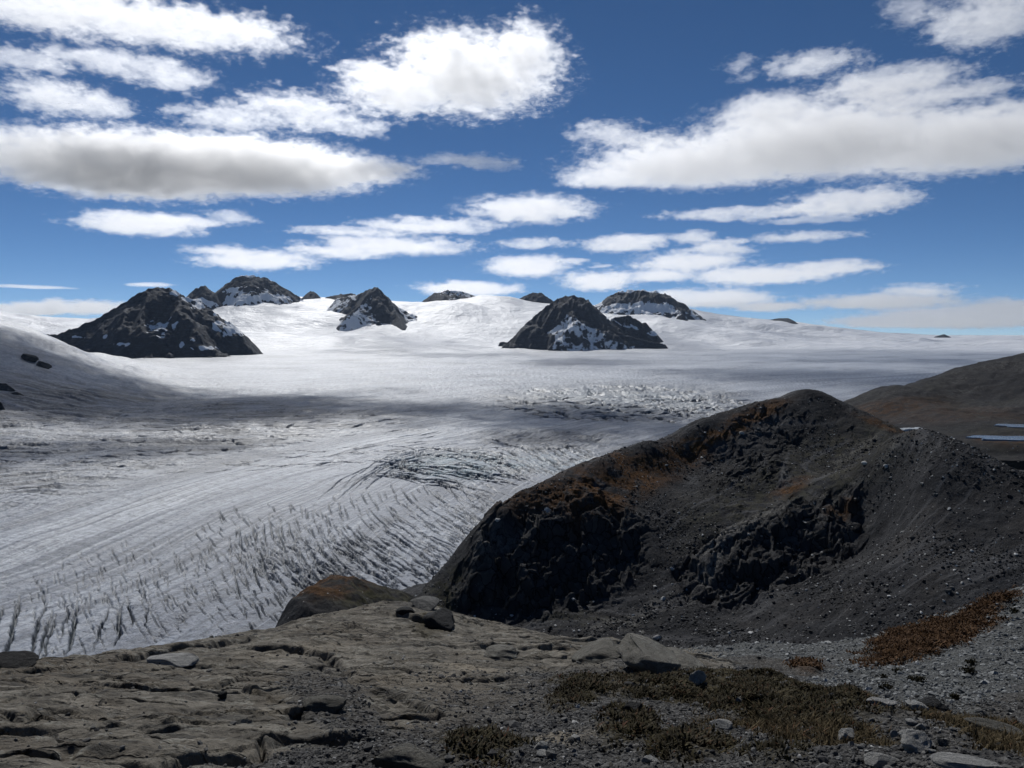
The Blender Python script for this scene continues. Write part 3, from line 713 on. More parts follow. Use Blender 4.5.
# ---- rusty knoll on the lip of the glacier
KN = [(285,610,112),(300,598,114),(316,586,116),(332,577,118),(345,576,119),(358,580,120),(375,586,122),(395,591,125),(412,596,128),
      (300,612,106),(340,600,108),(380,605,112),(410,608,118),(360,592,113)]
KW = []
for (px, py, D) in KN[:9]:
    d = ray(px, py); KW += [(d[0] * (D + 10), d[1] * (D + 10), d[2] * D - 5), (d[0] * (D + 25), d[1] * (D + 25), d[2] * D - 22)]
KW += [dome(270, 600, 118, -48), dome(250, 600, 120, -58), dome(320, 620, 92, -44), dome(400, 620, 95, -44), dome(440, 620, 120, -46), dome(440, 620, 140, -52)]
kn_f = Spline(survey(KN, KW), .01)
az = np.linspace(R(-18.5), R(-4), 260); rr = np.linspace(90, 146, 240)
A, RAD = np.meshgrid(az, rr); X, Y = np.sin(A) * RAD, np.cos(A) * RAD
Zk = kn_f(X, Y); PXY = project(np.stack([X, Y, Zk], -1)); nsA = .3 * fbm(X / 6, Y / 6, 4, 87)
Zk = Zk + .9 * (ridged(X / 7 + Y / 12, Y / 9, 4, 88) - .6) + .3 * fbm(X / 2, Y / 2, 4, 89)
kn = mesh_ob('knoll', np.stack([X, Y, Zk], -1).reshape(-1, 3), grid_faces(len(rr), 260), MOR)
for k, a in (('cliff', .5 * smooth(-.1, .4, fbm(X / 5, Y / 5, 4, 90))), ('rust', np.clip(.75 * patch_px(PXY, 330, 585, 45, 12, -12, .6, 2 * nsA), 0, 1)), ('moss', np.clip(patch_px(PXY, 375, 598, 60, 14, 8, .6, nsA), 0, 1)), ('pale', 0 * X)): attr(kn, k, a)
attr(kn, 'streaks', 0 * X); attr(kn, 'stripe', 0 * X)
tag(kn, 'rusty brown rock knoll at the lip of the glacier behind the foreground slab', None, None, 'structure')
# ------------------------------------------------------------------ foreground outcrop and gravel slope
GR = [(-100,768,6),(0,768,6),(256,768,6),(512,768,6.1),(768,768,6.1),(1024,768,6),(1124,768,6),
 (0,720,9.2),(256,720,9.2),(512,722,9),(770,728,8.8),(1024,738,8.2),(900,738,8.4),
 (-100,690,14),(0,690,12.5),(256,688,13),(512,690,12.7),(640,700,11.8),
 (-120,676,18),(0,663,18.5),(60,660,19),(130,653,20),(190,643,22),(250,632,24.5),(320,616,28),(380,605,31),(430,604,32),(452,614,31),
 (130,672,16),(250,655,18.5),(330,640,21),(400,650,19.5),(470,635,25),(512,642,23.5),(560,642,24.5),(600,640,26),
 (640,660,20.5),(700,664,20.5),(760,672,18.5),(800,690,15.5),(850,700,13.8),(900,714,11.8),(940,716,11.4),(980,724,10.4),(1024,738,9.2),(1100,750,8.6),
 (760,700,12.6),(840,720,10.6),
 (880,706,20),(950,704,22),(1024,722,19),(820,682,24),(760,668,29),(720,658,34),(1000,690,26),(900,684,28),
 (1024,650,36),(960,660,34),(880,664,35),(800,655,40),(740,652,44),(690,648,48),
 (1024,592,52),(980,606,51),(940,622,50),(900,632,50),(860,641,51),(1090,565,56),(1120,640,40)]
GW = [dome(0,600,30,-14.5), dome(0,600,45,-27), dome(-100,600,40,-25), dome(130,600,32,-15), dome(130,600,48,-28), dome(250,600,36,-16), dome(250,600,55,-30),
      dome(380,600,40,-17), dome(380,600,55,-26), dome(440,600,42,-18), dome(440,600,60,-28), dome(520,600,36,-16.5), dome(520,600,60,-30), dome(600,600,40,-17.5), dome(600,600,60,-28),
      dome(330,600,90,-45), dome(450,600,90,-46), dome(600,600,85,-44), dome(740,600,70,-33), dome(860,600,72,-31), dome(980,600,72,-29), dome(1080,600,74,-27),
      dome(740,600,110,-56), dome(900,600,110,-54), dome(1060,600,110,-50), dome(500,600,115,-60), dome(100,600,90,-60), dome(-100,600,90,-60), dome(300,600,125,-66), dome(0, 600, 125, -85),
      dome(0,600,3.5,-2.2), dome(512,600,3.5,-2.2), dome(1024,600,3.5,-2.2), dome(640,690,16.5,-7.0), dome(860,690,15.8,-6.75), dome(940,690,14.5,-6.2), dome(1024,690,13,-5.7)]
gr_f = Spline(survey(GR, GW), .01)
ng = 1250
az = np.linspace(R(-40), R(40), ng)
rr = np.concatenate([np.geomspace(4.2, 34, 1000), np.geomspace(34, 125, 260)[1:]])
A, RAD = np.meshgrid(az, rr); X, Y = np.sin(A) * RAD, np.cos(A) * RAD
Z0 = gr_f(X, Y); PXY = project(np.stack([X, Y, Z0], -1)); ns = .4 * fbm(X / 2.2, Y / 2.2, 4, 101)
PXs, PYs = PXY
# where bare bedrock, gravel, heath and rusty tundra lie
bed = np.clip(patch_px(PXY, 120, 712, 330, 74, -6, .16, .5 * ns) + patch_px(PXY, 380, 640, 150, 44, -6, .25, ns) + patch_px(PXY, 470, 700, 90, 26, 0, .3, ns) * .9
              + patch_px(PXY, 530, 655, 80, 16, 0, .3, ns) + patch_px(PXY, 660, 652, 70, 14, 12, .3, ns), 0, 1)
bed = np.clip(bed - .9 * patch_px(PXY, 330, 702, 52, 26, 35, .35, ns) - .9 * patch_px(PXY, 395, 752, 120, 8, -3, .4, ns) - .6 * patch_px(PXY, 560, 722, 120, 40, 0, .3, ns), 0, 1)
grv = np.clip(patch_px(PXY, 920, 680, 190, 46, -22, .25, ns) * smooth(14, 17, RAD) + smooth(33, 40, RAD), 0, 1)
heath = np.clip(patch_px(PXY, 770, 698, 115, 24, 10, .3, ns) * (1 - smooth(17.5, 19.5, RAD)) + patch_px(PXY, 640, 690, 70, 12, 4, .4, ns) * .8 + patch_px(PXY, 575, 700, 30, 11, -15, .4, ns) * .8
                + patch_px(PXY, 625, 733, 28, 16, 0, .4, ns) * .9 + patch_px(PXY, 475, 752, 45, 18, 0, .5, ns) * .8 + patch_px(PXY, 690, 750, 46, 12, 0, .5, ns) * .7 + patch_px(PXY, 775, 760, 30, 12, 0, .5, ns) * .6
                + .7 * patch_px(PXY, 430, 628, 16, 12, 0, .5, ns), 0, 1)
straw = np.clip(patch_px(PXY, 950, 718, 75, 16, 18, .4, ns) * (1 - smooth(13, 14.5, RAD)) + .8 * patch_px(PXY, 800, 735, 90, 10, 5, .5, ns) + .5 * patch_px(PXY, 1010, 735, 30, 14, 0, .5, ns), 0, 1)
rust = np.clip(patch_px(PXY, 932, 639, 60, 13, -16, .35, 1.2 * ns) + .9 * patch_px(PXY, 985, 610, 34, 6, -24, .4, 1.3 * ns) + .6 * patch_px(PXY, 805, 670, 12, 5, 0, .4, ns), 0, 1) * smooth(24, 30, RAD)
sand = np.clip(patch_px(PXY, 470, 669, 34, 4, 3, .5, .4 * ns) + .8 * patch_px(PXY, 545, 740, 60, 7, -6, .5, ns) + .7 * patch_px(PXY, 610, 690, 26, 8, 0, .5, ns) + .6 * patch_px(PXY, 430, 680, 50, 8, 0, .6, ns)
               + .5 * patch_px(PXY, 300, 652, 60, 5, -6, .6, ns), 0, 1)
# bedrock relief: joint-bounded slabs that step up towards the glacier, smoothed by ice
st = R(9)
def ledges(sp, wid, warp, seed, amp):
    xx = X * math.cos(st) + Y * math.sin(st); yy = -X * math.sin(st) + Y * math.cos(st)
    wv_ = yy / sp + warp * fbm(xx / (wid), yy / (wid * .7), 4, seed)
    fr_ = wv_ - np.floor(wv_); row = np.floor(wv_)
    on = smooth(.08, .6, noise(xx / wid * .9 + row * 5.3, row * 7.7, seed + 9))
    riser = smooth(0, .08, fr_) * (1 - fr_) ** 1.15
    under = np.exp(-((fr_ - .0) / .035) ** 2) + np.exp(-((fr_ - 1.0) / .035) ** 2)
    return amp * on * (riser - .45 * under)
def cracks(sc, seed, wdt, aspect=(1, 2.2), warp=.5):
    xx = X * math.cos(st) + Y * math.sin(st); yy = -X * math.sin(st) + Y * math.cos(st)
    f1, f2, idv = cells(xx / sc * aspect[0] + warp * fbm(X / sc / .8, Y / sc / .8, 3, seed), yy / sc * aspect[1] + warp * fbm(X / sc / .8, Y / sc / .8, 3, seed + 1), seed)
    return np.exp(-((f2 - f1) / wdt) ** 2), idv
c1, id1 = cracks(2.6, 111, .045); c2, id2 = cracks(.9, 112, .05)
gate = smooth(-.05, .35, fbm(X / 3, Y / 3, 3, 113)); gate2 = smooth(0, .4, fbm(X / 1.3, Y / 1.3, 3, 114))
size = np.clip(RAD / 12, .6, 2.2)
rel = (ledges(3.0, 8.0, .9, 121, .075) + ledges(1.25, 3.2, 1.1, 122, .03)) * (.8 + .4 * size)
rel = rel + .05 * (ridged(X / .9, Y / .6, 4, 130) - .65) + .12 * fbm(X / 2.6, Y / 2.0, 4, 124) + .05 * fbm(X / .5, Y / .4, 4, 125) + (id1 - .5) * .08 + (id2 - .5) * .022 * gate2
rel = rel - .13 * c1 * gate - .045 * c2 * gate2
loose = .07 * fbm(X / .7, Y / .7, 4, 126) + .03 * (ridged(X / .16, Y / .16, 2, 127) - .6) + .16 * fbm(X / 2.5, Y / 2.5, 3, 128)
fis = np.zeros(X.shape)
def fissure(pts, w_, d_):
    # a crack or step in the bedrock through the given photo points, dropped on the ground
    Q = []
    for px, py in pts:
        D = np.geomspace(4.5, 60, 1500); d = ray(px, py); k = int(np.argmax(gr_f(d[0] * D, d[1] * D) > d[2] * D)); Q.append((d[0] * D[k], d[1] * D[k]))
    Q = np.array(Q); k0, k1 = np.searchsorted(rr, [np.hypot(*Q.T).min() - 1.5, np.hypot(*Q.T).max() + 1.5])
    xs, ys = X[k0:k1], Y[k0:k1]; best = np.full(xs.shape, 9.); side = np.zeros(xs.shape); tt = np.zeros(xs.shape); m_ = len(Q) - 1
    xs = xs + .10 * fbm(xs / .5, ys / .5, 3, 133); ys = ys + .10 * fbm(xs / .5 + 9, ys / .5, 3, 134)
    for k in range(m_):
        d = Q[k + 1] - Q[k]; t = np.clip(((xs - Q[k, 0]) * d[0] + (ys - Q[k, 1]) * d[1]) / (d @ d), 0, 1)
        ex, ey = xs - Q[k, 0] - t * d[0], ys - Q[k, 1] - t * d[1]; ds = np.hypot(ex, ey); m = ds < best
        best = np.where(m, ds, best); side = np.where(m, np.sign(d[0] * ey - d[1] * ex), side); tt = np.where(m, (k + t) / m_, tt)
    tp = np.sin(np.pi * np.clip(tt, .03, .97)) ** .5
    fis[k0:k1] += .55 * tp * d_ * ((.8 * np.exp(-best / (w_ * 9)) * smooth(-1.3, 1.6, best * side / w_) - .25 * np.exp(-best / (w_ * 5)) * smooth(.8, -1.2, best * side / w_)) - 1.1 * np.exp(-(best / (w_ * (.4 + .6 * tp))) ** 2))
for pts, w_, d_ in [([(95,664),(150,654),(205,648),(272,634)],.10,.30), ([(242,648),(300,650),(325,656),(346,670)],.10,.30), ([(172,691),(200,690),(230,683),(244,675)],.05,.14), ([(232,690),(250,694),(272,692)],.08,.22),
    ([(60,700),(85,693),(98,684)],.04,.10), ([(-10,676),(60,671),(110,664)],.05,.14), ([(-10,716),(28,719),(58,710)],.05,.14), ([(120,738),(180,735),(236,731)],.04,.10), ([(262,748),(300,741),(350,743),(412,745)],.10,.28),
    ([(176,706),(200,713),(222,712)],.04,.10), ([(270,722),(300,716),(318,720)],.06,.18), ([(440,664),(400,668),(376,660)],.06,.16), ([(395,615),(420,622),(448,630)],.12,.35), ([(350,676),(356,700),(352,716)],.03,.10), ([(0,758),(60,756),(110,748)],.05,.12),
    ([(20,690),(70,686),(130,682),(170,678)],.03,.07), ([(100,716),(150,722),(210,716)],.03,.07), ([(280,664),(320,668),(345,678)],.05,.14), ([(400,700),(430,712),(460,708)],.06,.16), ([(540,652),(580,650),(610,655)],.06,.16), ([(470,652),(500,646),(540,650)],.06,.18)]:
    fissure(pts, w_, d_)
Zg = Z0 + np.clip(bed + .3 * (np.abs(fis) > .01), 0, 1) * fis + bed * rel + (1 - bed) * loose * (1 + .6 * smooth(20, 45, RAD)) + heath * .10 * (1 + fbm(X / .4, Y / .4, 3, 129)) * (.4 + .6 * smooth(-.3, .4, fbm(X / 1.1, Y / 1.1, 3, 131))) + rust * .25
lip = smooth(33, 26, RAD)
ground_z = sampler(az, rr, Zg); ground_heath = sampler(az, rr, heath); ground_straw = sampler(az, rr, straw); ground_rust = sampler(az, rr, rust); ground_bed = sampler(az, rr, bed); ground_grv = sampler(az, rr, grv)

n = NT('outcrop'); p = n.pos()
a1 = n.noise(p, 1.3, 8, .68); a2 = n.noise(p, .28, 5, .6); a3 = n.noise(p, 9.0, 6, .7); a4 = n.noise(p, 40.0, 3, .6)
rk = n.ramp(a1, [(.30, (.062, .055, .045)), (.5, (.138, .124, .101)), (.68, (.25, .228, .188))])
rk = n.mix(n.maprange(a2, .48, .66, 0, .6), rk, (.105, .085, .062))
rk = n.mix(n.maprange(n.noise(p, 2.4, 6, .75), .55, .62, 0, .7), rk, (.25, .24, .205))       # lichen
rk = n.mix(n.maprange(a3, .55, .75, 0, .5), rk, (.05, .047, .042))
dark = n.maprange(n.noise(n.scaled(p, (1, 2.2, 1), rot=(0, 0, -.16)), 1.1, 8, .75), .50, .64, 0, .8)
rk = n.mix(dark, rk, (.04, .038, .034))
gv = n.ramp(n.n('TexVoronoi', {'Vector': p, 'Scale': 17.0}).outputs['Color'], [(.2, (.038, .037, .036)), (.6, (.07, .068, .065)), (.95, (.15, .146, .14))])
gv = n.mix(n.maprange(a2, .42, .62, 0, .45), gv, (.075, .066, .054))
gfar = n.ramp(n.noise(p, 2.2, 7, .75), [(.3, (.055, .057, .057)), (.55, (.095, .098, .096)), (.75, (.15, .152, .149))])
gv = n.mix(n.attr('grv'), gv, gfar)
wpv = n.n('VectorMath', {0: p, 1: n.n('VectorMath', {0: n.n('TexNoise', {'Vector': p, 'Scale': 1.1, 'Detail': 6.0}).outputs['Color'], 1: (.9, .9, .9)}, operation='MULTIPLY')}, operation='ADD').outputs[0]
vc = n.n('TexVoronoi', {'Vector': n.scaled(wpv, (.55, 1.3, .6), rot=(0, 0, -.14)), 'Scale': 1.5}, feature='DISTANCE_TO_EDGE').outputs[0]
crk = n.math('MULTIPLY', n.maprange(vc, .035, .006), n.maprange(a2, .44, .58))
rk = n.mix(n.math('MULTIPLY', crk, .85), rk, (.018, .017, .015))
pit = n.maprange(n.noise(p, 5.5, 8, .75), .60, .70, 0, .75)
rk = n.mix(pit, rk, (.035, .032, .028))
c = n.mix(n.attr('bed'), gv, rk)
c = n.mix(n.attr('sand'), c, n.ramp(a3, [(.3, (.16, .135, .10)), (.7, (.27, .24, .19))]))
c = n.mix(n.math('MULTIPLY', n.attr('heath'), n.maprange(a1, .3, .45)), c, n.ramp(a3, [(.35, (.028, .023, .011)), (.65, (.065, .052, .024))]))
c = n.mix(n.math('MULTIPLY', n.attr('straw'), n.maprange(a1, .38, .55)), c, n.ramp(a3, [(.35, (.036, .028, .014)), (.65, (.080, .060, .030))]))
c = n.mix(n.math('MULTIPLY', n.attr('rust'), n.maprange(n.noise(p, .9, 6, .7), .25, .42)), c, n.ramp(n.noise(p, 1.6, 5, .7), [(.35, (.040, .022, .011)), (.65, (.095, .050, .020))]))
hgt_ = n.math('ADD', n.math('MULTIPLY', a1, .8), n.math('ADD', n.math('MULTIPLY', a3, .22), n.math('SUBTRACT', n.math('MULTIPLY', a4, .05), n.math('MULTIPLY', n.math('ADD', crk, pit), .22))))
b = n.bump(hgt_, .9, .30)
gvb = n.n('TexVoronoi', {'Vector': p, 'Scale': 15.0}).outputs['Distance']
b2 = n.bump(n.math('MULTIPLY', gvb, n.math('SUBTRACT', 1.0, n.attr('bed'))), .8, .05, b)
gm = n.surf(c, .85, b2, .12)
ground = mesh_ob('ground', np.stack([X, Y, Zg], -1).reshape(-1, 3), grid_faces(len(rr), ng), gm)
for k, a in (('bed', bed), ('grv', grv), ('heath', heath), ('straw', straw), ('rust', rust), ('sand', sand)): attr(ground, k, a)
tag(ground, 'foreground bedrock outcrop with gravel, heath and a pale scree slope', None, None, 'structure')
GX, GY, GZ, GAZ, GRR = X, Y, Zg, az, rr
# ------------------------------------------------------------------ stones, boulders and plants
def stone_mat(name, lo, hi, sc=3.0, lich=None):
    n = NT(name); p = n.n('TexCoord').outputs['Object']
    a = n.noise(p, sc, 7, .7); oi = n.n('ObjectInfo').outputs['Random']
    c = n.ramp(a, [(.3, lo), (.7, hi)])
    c = n.mix(n.maprange(n.noise(p, sc * 4, 7, .75), .50, .62, 0, .75), c, tuple(v * .45 for v in lo))
    if lich: c = n.mix(n.maprange(n.noise(p, sc * 1.6, 6, .75), .54, .62, 0, .7), c, lich)
    c = n.mix(n.math('MULTIPLY', oi, .4), c, tuple(v * .5 for v in lo))
    return n.surf(c, .8, n.bump(n.math('ADD', n.noise(p, sc * 1.2, 8, .72), n.math('MULTIPLY', n.noise(p, sc * 9, 5, .7), .3)), .9, .22), .15)
M_GREY = stone_mat('grey_stone', (.11, .107, .10), (.21, .205, .193))
M_OLIVE = stone_mat('olive_stone', (.13, .121, .10), (.26, .245, .21), 2.0, (.25, .25, .215))
M_PALE = stone_mat('pale_stone', (.42, .41, .385), (.66, .65, .62))
M_DARK = stone_mat('dark_stone', (.022, .022, .023), (.06, .059, .056))
def boulder_mesh(name, seed, cuts=9, sub=4, rough=.10, squash=1.0):
    r_ = np.random.default_rng(seed)
    bm = bmesh.new(); bmesh.ops.create_icosphere(bm, subdivisions=sub, radius=1.0)
    P = np.array([v.co[:] for v in bm.verts])
    Nn = r_.normal(size=(cuts, 3)); Nn[:, 2] *= .7; Nn /= np.linalg.norm(Nn, axis=1)[:, None]
    for nn, d in zip(Nn, r_.uniform(.42, .82, cuts)):
        k = P @ nn - d; P = P - np.outer(np.maximum(k, 0), nn)
    ln = np.linalg.norm(P, axis=1)[:, None]; U_ = P / np.maximum(ln, 1e-6)
    dn = fbm(P[:, 0] * 1.3 + 5 * seed, P[:, 1] * 1.3 + P[:, 2] * 1.1, 4, seed) + .5 * fbm(P[:, 2] * 4 + P[:, 0] * 2, P[:, 1] * 4, 3, seed + 3)
    P = P + U_ * dn[:, None] * rough; P[:, 2] *= squash
    for v, q_ in zip(bm.verts, P): v.co = q_
    me = bpy.data.meshes.new(name); bm.to_mesh(me); bm.free()
    if sub >= 4:
        for f_ in me.polygons: f_.use_smooth = True
    return me
def hit(f, px, py, lo=3.0, hi=120.0):
    """where the sight line of a photo pixel first meets a height field"""
    D = np.geomspace(lo, hi, 2400); d = ray(px, py)
    below = f(d[0] * D, d[1] * D) > d[2] * D
    k = int(np.argmax(below)) if below.any() else len(D) // 2
    return D[k], np.array([d[0] * D[k], d[1] * D[k], d[2] * D[k]])
def boulder(label, px, py, wpx, hpx, mat, seed, depth=1.0, rz=0, tilt=(0, 0), cuts=9, rough=.1, f=ground_z, sink=.25, name='boulder', lo=3, hi=120, sub=4):
    """px, py: foot of the stone in the photo; wpx, hpx its size there"""
    D, P = hit(f, px, py, lo, hi); Rn = np.linalg.norm(P); w_ = wpx * Rn / F / 2 * 1.15; h_ = hpx * Rn / F
    me = boulder_mesh(name, seed, cuts, sub, rough); me.materials.append(mat)
    o = bpy.data.objects.new(name, me); COL.objects.link(o)
    hz = h_ * .62
    o.scale = (w_, w_ * depth, hz); o.rotation_euler = (R(tilt[0]), R(tilt[1]), R(rz))
    dirn = P / Rn; x, y = P[0] + dirn[0] * w_ * depth * .5, P[1] + dirn[1] * w_ * depth * .5
    o.location = (x, y, P[2] + hz * (.72 - 1.4 * sink))
    return tag(o, label, 'boulder' if name == 'boulder' else name.replace('_', ' '))
boulder('large humped grey boulder with a black overhung front face', 650, 675, 70, 25, M_OLIVE, 45, 1.0, 8, (10, 9), 15, .08, sink=.2)
boulder('long flat grey slab lying off the right end of the humped boulder', 683, 666, 46, 8, M_OLIVE, 23, .9, -14, (4, 6), 7, .06)
boulder('low olive slab leaning on the left of the humped boulder', 604, 661, 60, 12, M_OLIVE, 35, .8, 8, (6, -5), 8, .08)
boulder('pale pointed stone standing below the flat grey slab', 697, 683, 17, 15, M_PALE, 14, .8, 30, (0, 10), 8, .1)
boulder('flat topped grey block at the far lip of the bedrock', 424, 610, 30, 9, M_GREY, 5, 1.1, 5, (3, -4), 8, .07)
boulder('dark angular block just right of the flat topped block', 440, 628, 34, 18, M_DARK, 16, 1.0, 25, (8, 10), 10, .1)
boulder('small dark block wedged under the flat topped block', 404, 616, 18, 8, M_DARK, 7, 1.0, 0, (0, 0), 9, .1)
boulder('thin pale slab propped on the bedrock near the ice edge', 174, 665, 40, 8, M_PALE, 18, .55, 4, (10, 3), 7, .06, sink=.05)
boulder('dark boulder on the bedrock edge at the left border', 16, 668, 34, 11, M_DARK, 9, .9, 10, (0, 6), 9, .12)
boulder('small square black stone on the bare slab', 223, 699, 9, 7, M_DARK, 20, 1.0, 10, (0, 0), 8, .06)
boulder('rounded grey rock cut by the bottom border', 412, 774, 64, 18, M_OLIVE, 21, .9, 12, (0, 4), 7, .1)
boulder('biggest pale angular rock standing by the straw grass', 912, 752, 28, 17, M_PALE, 22, .9, 30, (5, -10), 10, .14)
boulder('flat whitish slab at the bottom border', 882, 768, 30, 9, M_PALE, 24, .6, -10, (12, 4), 8, .06)
boulder('pale rock at the left end of the straw grass', 850, 743, 18, 12, M_PALE, 25, .9, 0, (0, 0), 10, .1)
boulder('larger of two black boulders on the crest of the heath', 936, 712, 24, 11, M_DARK, 26, .9, 0, (0, 0), 8, .1)
boulder('smaller black boulder just left of the larger crest boulder', 925, 711, 14, 8, M_DARK, 27, .9, 0, (0, 0), 8, .1)
boulder('pale slab lying left of the black crest boulders', 914, 709, 22, 5, M_PALE, 28, .8, 14, (0, 8), 8, .07)
boulder('pale slab half sunk in the upper heath', 881, 706, 22, 6, M_PALE, 29, .8, -12, (0, -8), 8, .08)
boulder('white stone on straw under the crest boulders', 910, 725, 11, 7, M_PALE, 30, .9, 20, (0, 0), 9, .08)
boulder('white stone leaning beside another in the straw', 919, 731, 8, 8, M_PALE, 31, .9, 0, (0, 0), 9, .08)
boulder('small round white stone left of the straw stones', 895, 737, 7, 6, M_PALE, 32, .9, 0, (0, 0), 7, .05)
boulder('broad flat slab in the bottom right corner', 968, 770, 52, 7, M_PALE, 33, .45, -6, (8, 6), 8, .07)
boulder('grey stone standing between the straw and the corner slab', 941, 748, 12, 11, M_GREY, 34, .8, 10, (0, 12), 9, .1)
boulder('long grey rib of rock in the straw at the right', 1000, 738, 46, 9, M_OLIVE, 43, .6, -18, (0, 10), 8, .1)
boulder('flat pale stone in the middle of the gravel', 720, 728, 20, 6, M_PALE, 36, .7, 8, (8, 0), 8, .06)
boulder('square dark stone in the gravel below the humped boulder', 634, 714, 17, 11, M_DARK, 37, .9, 10, (0, 0), 9, .08)
boulder('thin pale flake on the gravel at the bottom', 650, 764, 18, 6, M_PALE, 38, .7, -8, (6, 0), 8, .06)
boulder('upper pale stone of a pair on the gravel', 540, 750, 14, 8, M_PALE, 39, .8, 0, (0, 0), 9, .08)
boulder('lower flat pale stone of a pair on the gravel', 543, 757, 16, 5, M_PALE, 40, .7, 10, (5, 0), 8, .06)
boulder('grey boulder half buried near the sandy strip', 505, 660, 40, 9, M_OLIVE, 41, .8, 5, (0, 6), 8, .1)
boulder('brown grey boulder low on the middle bedrock', 330, 712, 44, 12, M_OLIVE, 42, .8, -8, (0, 5), 7, .12)
boulder('pale chunk at the foot of the middle bedrock', 475, 735, 15, 9, M_PALE, 44, .8, 15, (0, 0), 9, .1)
# rocks that melt out of the ice ridge at the left
def ice_z(x, y): return ice_height(np.asarray(x, float), np.asarray(y, float))
for lab, px, py, w_, h_, sd_ in [('longer black rock melting out of the ice ridge', 27, 361, 18, 7, 51), ('shorter black rock just right of the longer one on the ice ridge', 42, 367, 13, 7, 52),
                                 ('black rock low on the ice ridge beside a flatter one', 4, 391, 14, 8, 53), ('flat black rock low on the ice ridge', 14, 396, 13, 4, 54), ('black rock cut by the left border on the ice', 0, 411, 10, 9, 55)]:
    boulder(lab, px, py, w_, h_, M_DARK, sd_, .7, 10, (0, 10), 8, .16, ice_z, .25, 'rock_outcrop', 800, 9000)
# boulders one can pick out on the moraine
for lab, px, py, w_, h_, m_, sd_ in [('white boulder on the bench left of the chute', 548, 512, 9, 5, M_PALE, 61), ('small white boulder on the bulge left of the bench one', 498, 522, 6, 4, M_PALE, 62),
                                     ('pale boulder high under the moraine summit', 742, 434, 5, 3, M_PALE, 63), ('pale block on the crest line right of the moraine summit', 865, 465, 7, 4, M_PALE, 64),
                                     ('pale block below the crest line block', 886, 468, 5, 4, M_PALE, 65), ('large pale stone low on the scree near the humped boulder', 657, 640, 7, 5, M_PALE, 66)]:
    boulder(lab, px, py, w_, h_, m_, sd_, .8, 0, (0, 0), 9, .1, hill_z, .2, 'boulder', 115, 400)
# snow left on the saddle
boulder('small patch of old grey snow in the saddle behind the moraine', 912, 434, 26, 6, stone_mat('old_snow', (.36, .40, .44), (.55, .58, .6), 2), 67, .6, 0, (0, 0), 5, .3, back_z, .2, 'snow_patch', 390, 900)
# loose stones, each an object; meshes are shared
proto = [boulder_mesh('stone', 200 + k, 8, 3, .09) for k in range(9)]
for me in proto: me.materials.append(None)
def loose(n_, f, pick, size, mats, label, group, zfrac=.6, lo=3, hi=120):
    k = 0
    while k < n_:
        px, py = pick(); D, P = hit(f, px, py, lo, hi)
        s_ = size() * np.linalg.norm(P) / F
        o = bpy.data.objects.new('stone', proto[int(rng.integers(9))]); COL.objects.link(o)
        o.location = P + np.array([0, 0, s_ * .12]); o.scale = (s_, s_ * U(.6, 1), s_ * U(.35, zfrac)); o.rotation_euler = (U(-.3, .3), U(-.3, .3), U(0, 6.3))
        o.material_slots[0].link = 'OBJECT'; o.material_slots[0].material = mats[int(rng.integers(len(mats)))]
        tag(o, label, 'stone', group); k += 1
def pick_fore():
    while True:
        px, py = U(270, 1024), U(690, 768)
        if py > 700 + max(0, 400 - px) * .2: return px, py
loose(130, ground_z, pick_fore, lambda: rng.lognormal(.75, .4), [M_GREY, M_GREY, M_PALE, M_DARK, M_OLIVE], 'small loose stone lying on the foreground gravel', 'loose stones on the foreground gravel')
loose(40, ground_z, lambda: (U(700, 1010), U(648, 690)), lambda: rng.lognormal(.4, .35), [M_GREY, M_PALE, M_DARK], 'small loose stone lying on the pale gravel slope', 'loose stones on the pale gravel slope')
def pick_hill():
    while True:
        px, py = U(560, 1020), U(440, 645)
        if py > 600 - (px - 560) * .38: return px, py
loose(150, hill_z, pick_hill, lambda: rng.lognormal(.25, .35), [M_PALE, M_PALE, M_GREY], 'pale stone lying on the dark moraine scree', 'pale stones on the moraine scree', .7, 115, 300)

# gravel and scree too fine to count: one object each
def shards(name, P, size, tone, mat, label, flat=.55, seed=1):
    r_ = np.random.default_rng(seed); m = len(P)
    bm = bmesh.new(); bmesh.ops.create_icosphere(bm, subdivisions=1, radius=1.0)
    B = np.array([v.co[:] for v in bm.verts]); Fb = np.array([[v.index for v in f_.verts] for f_ in bm.faces]); bm.free()
    nb_ = len(B); J = B[None] * (1 + r_.uniform(-.38, .3, (m, nb_, 1)))
    J = J * np.stack([np.ones(m), r_.uniform(.55, 1, m), r_.uniform(.3, flat + .25, m)], -1)[:, None] * np.asarray(size)[:, None, None]
    a = r_.uniform(0, 6.3, m); t = r_.normal(0, .3, m); ca, sa, ct, st_ = np.cos(a)[:, None], np.sin(a)[:, None], np.cos(t)[:, None], np.sin(t)[:, None]
    x, y, z = J[..., 0], J[..., 1], J[..., 2]; x, z = x * ct + z * st_, -x * st_ + z * ct; x, y = x * ca - y * sa, x * sa + y * ca
    V_ = (np.stack([x, y, z], -1) + np.asarray(P)[:, None]).reshape(-1, 3)
    Fc_ = (Fb[None] + (np.arange(m) * nb_)[:, None, None]).reshape(-1, 3)
    o = mesh_ob(name, V_, Fc_, mat, False); attr(o, 'tone', np.repeat(tone, nb_)); return tag(o, label, None, None, 'stuff')
n = NT('loose_gravel'); t_ = n.attr('tone')
c = n.ramp(t_, [(0, (.035, .034, .034)), (.5, (.085, .083, .079)), (.85, (.15, .147, .14)), (1, (.36, .355, .34))])
M_GRAV = n.surf(c, .85, n.bump(n.noise(n.pos(), 30, 4, .7), .5, .02), .12)
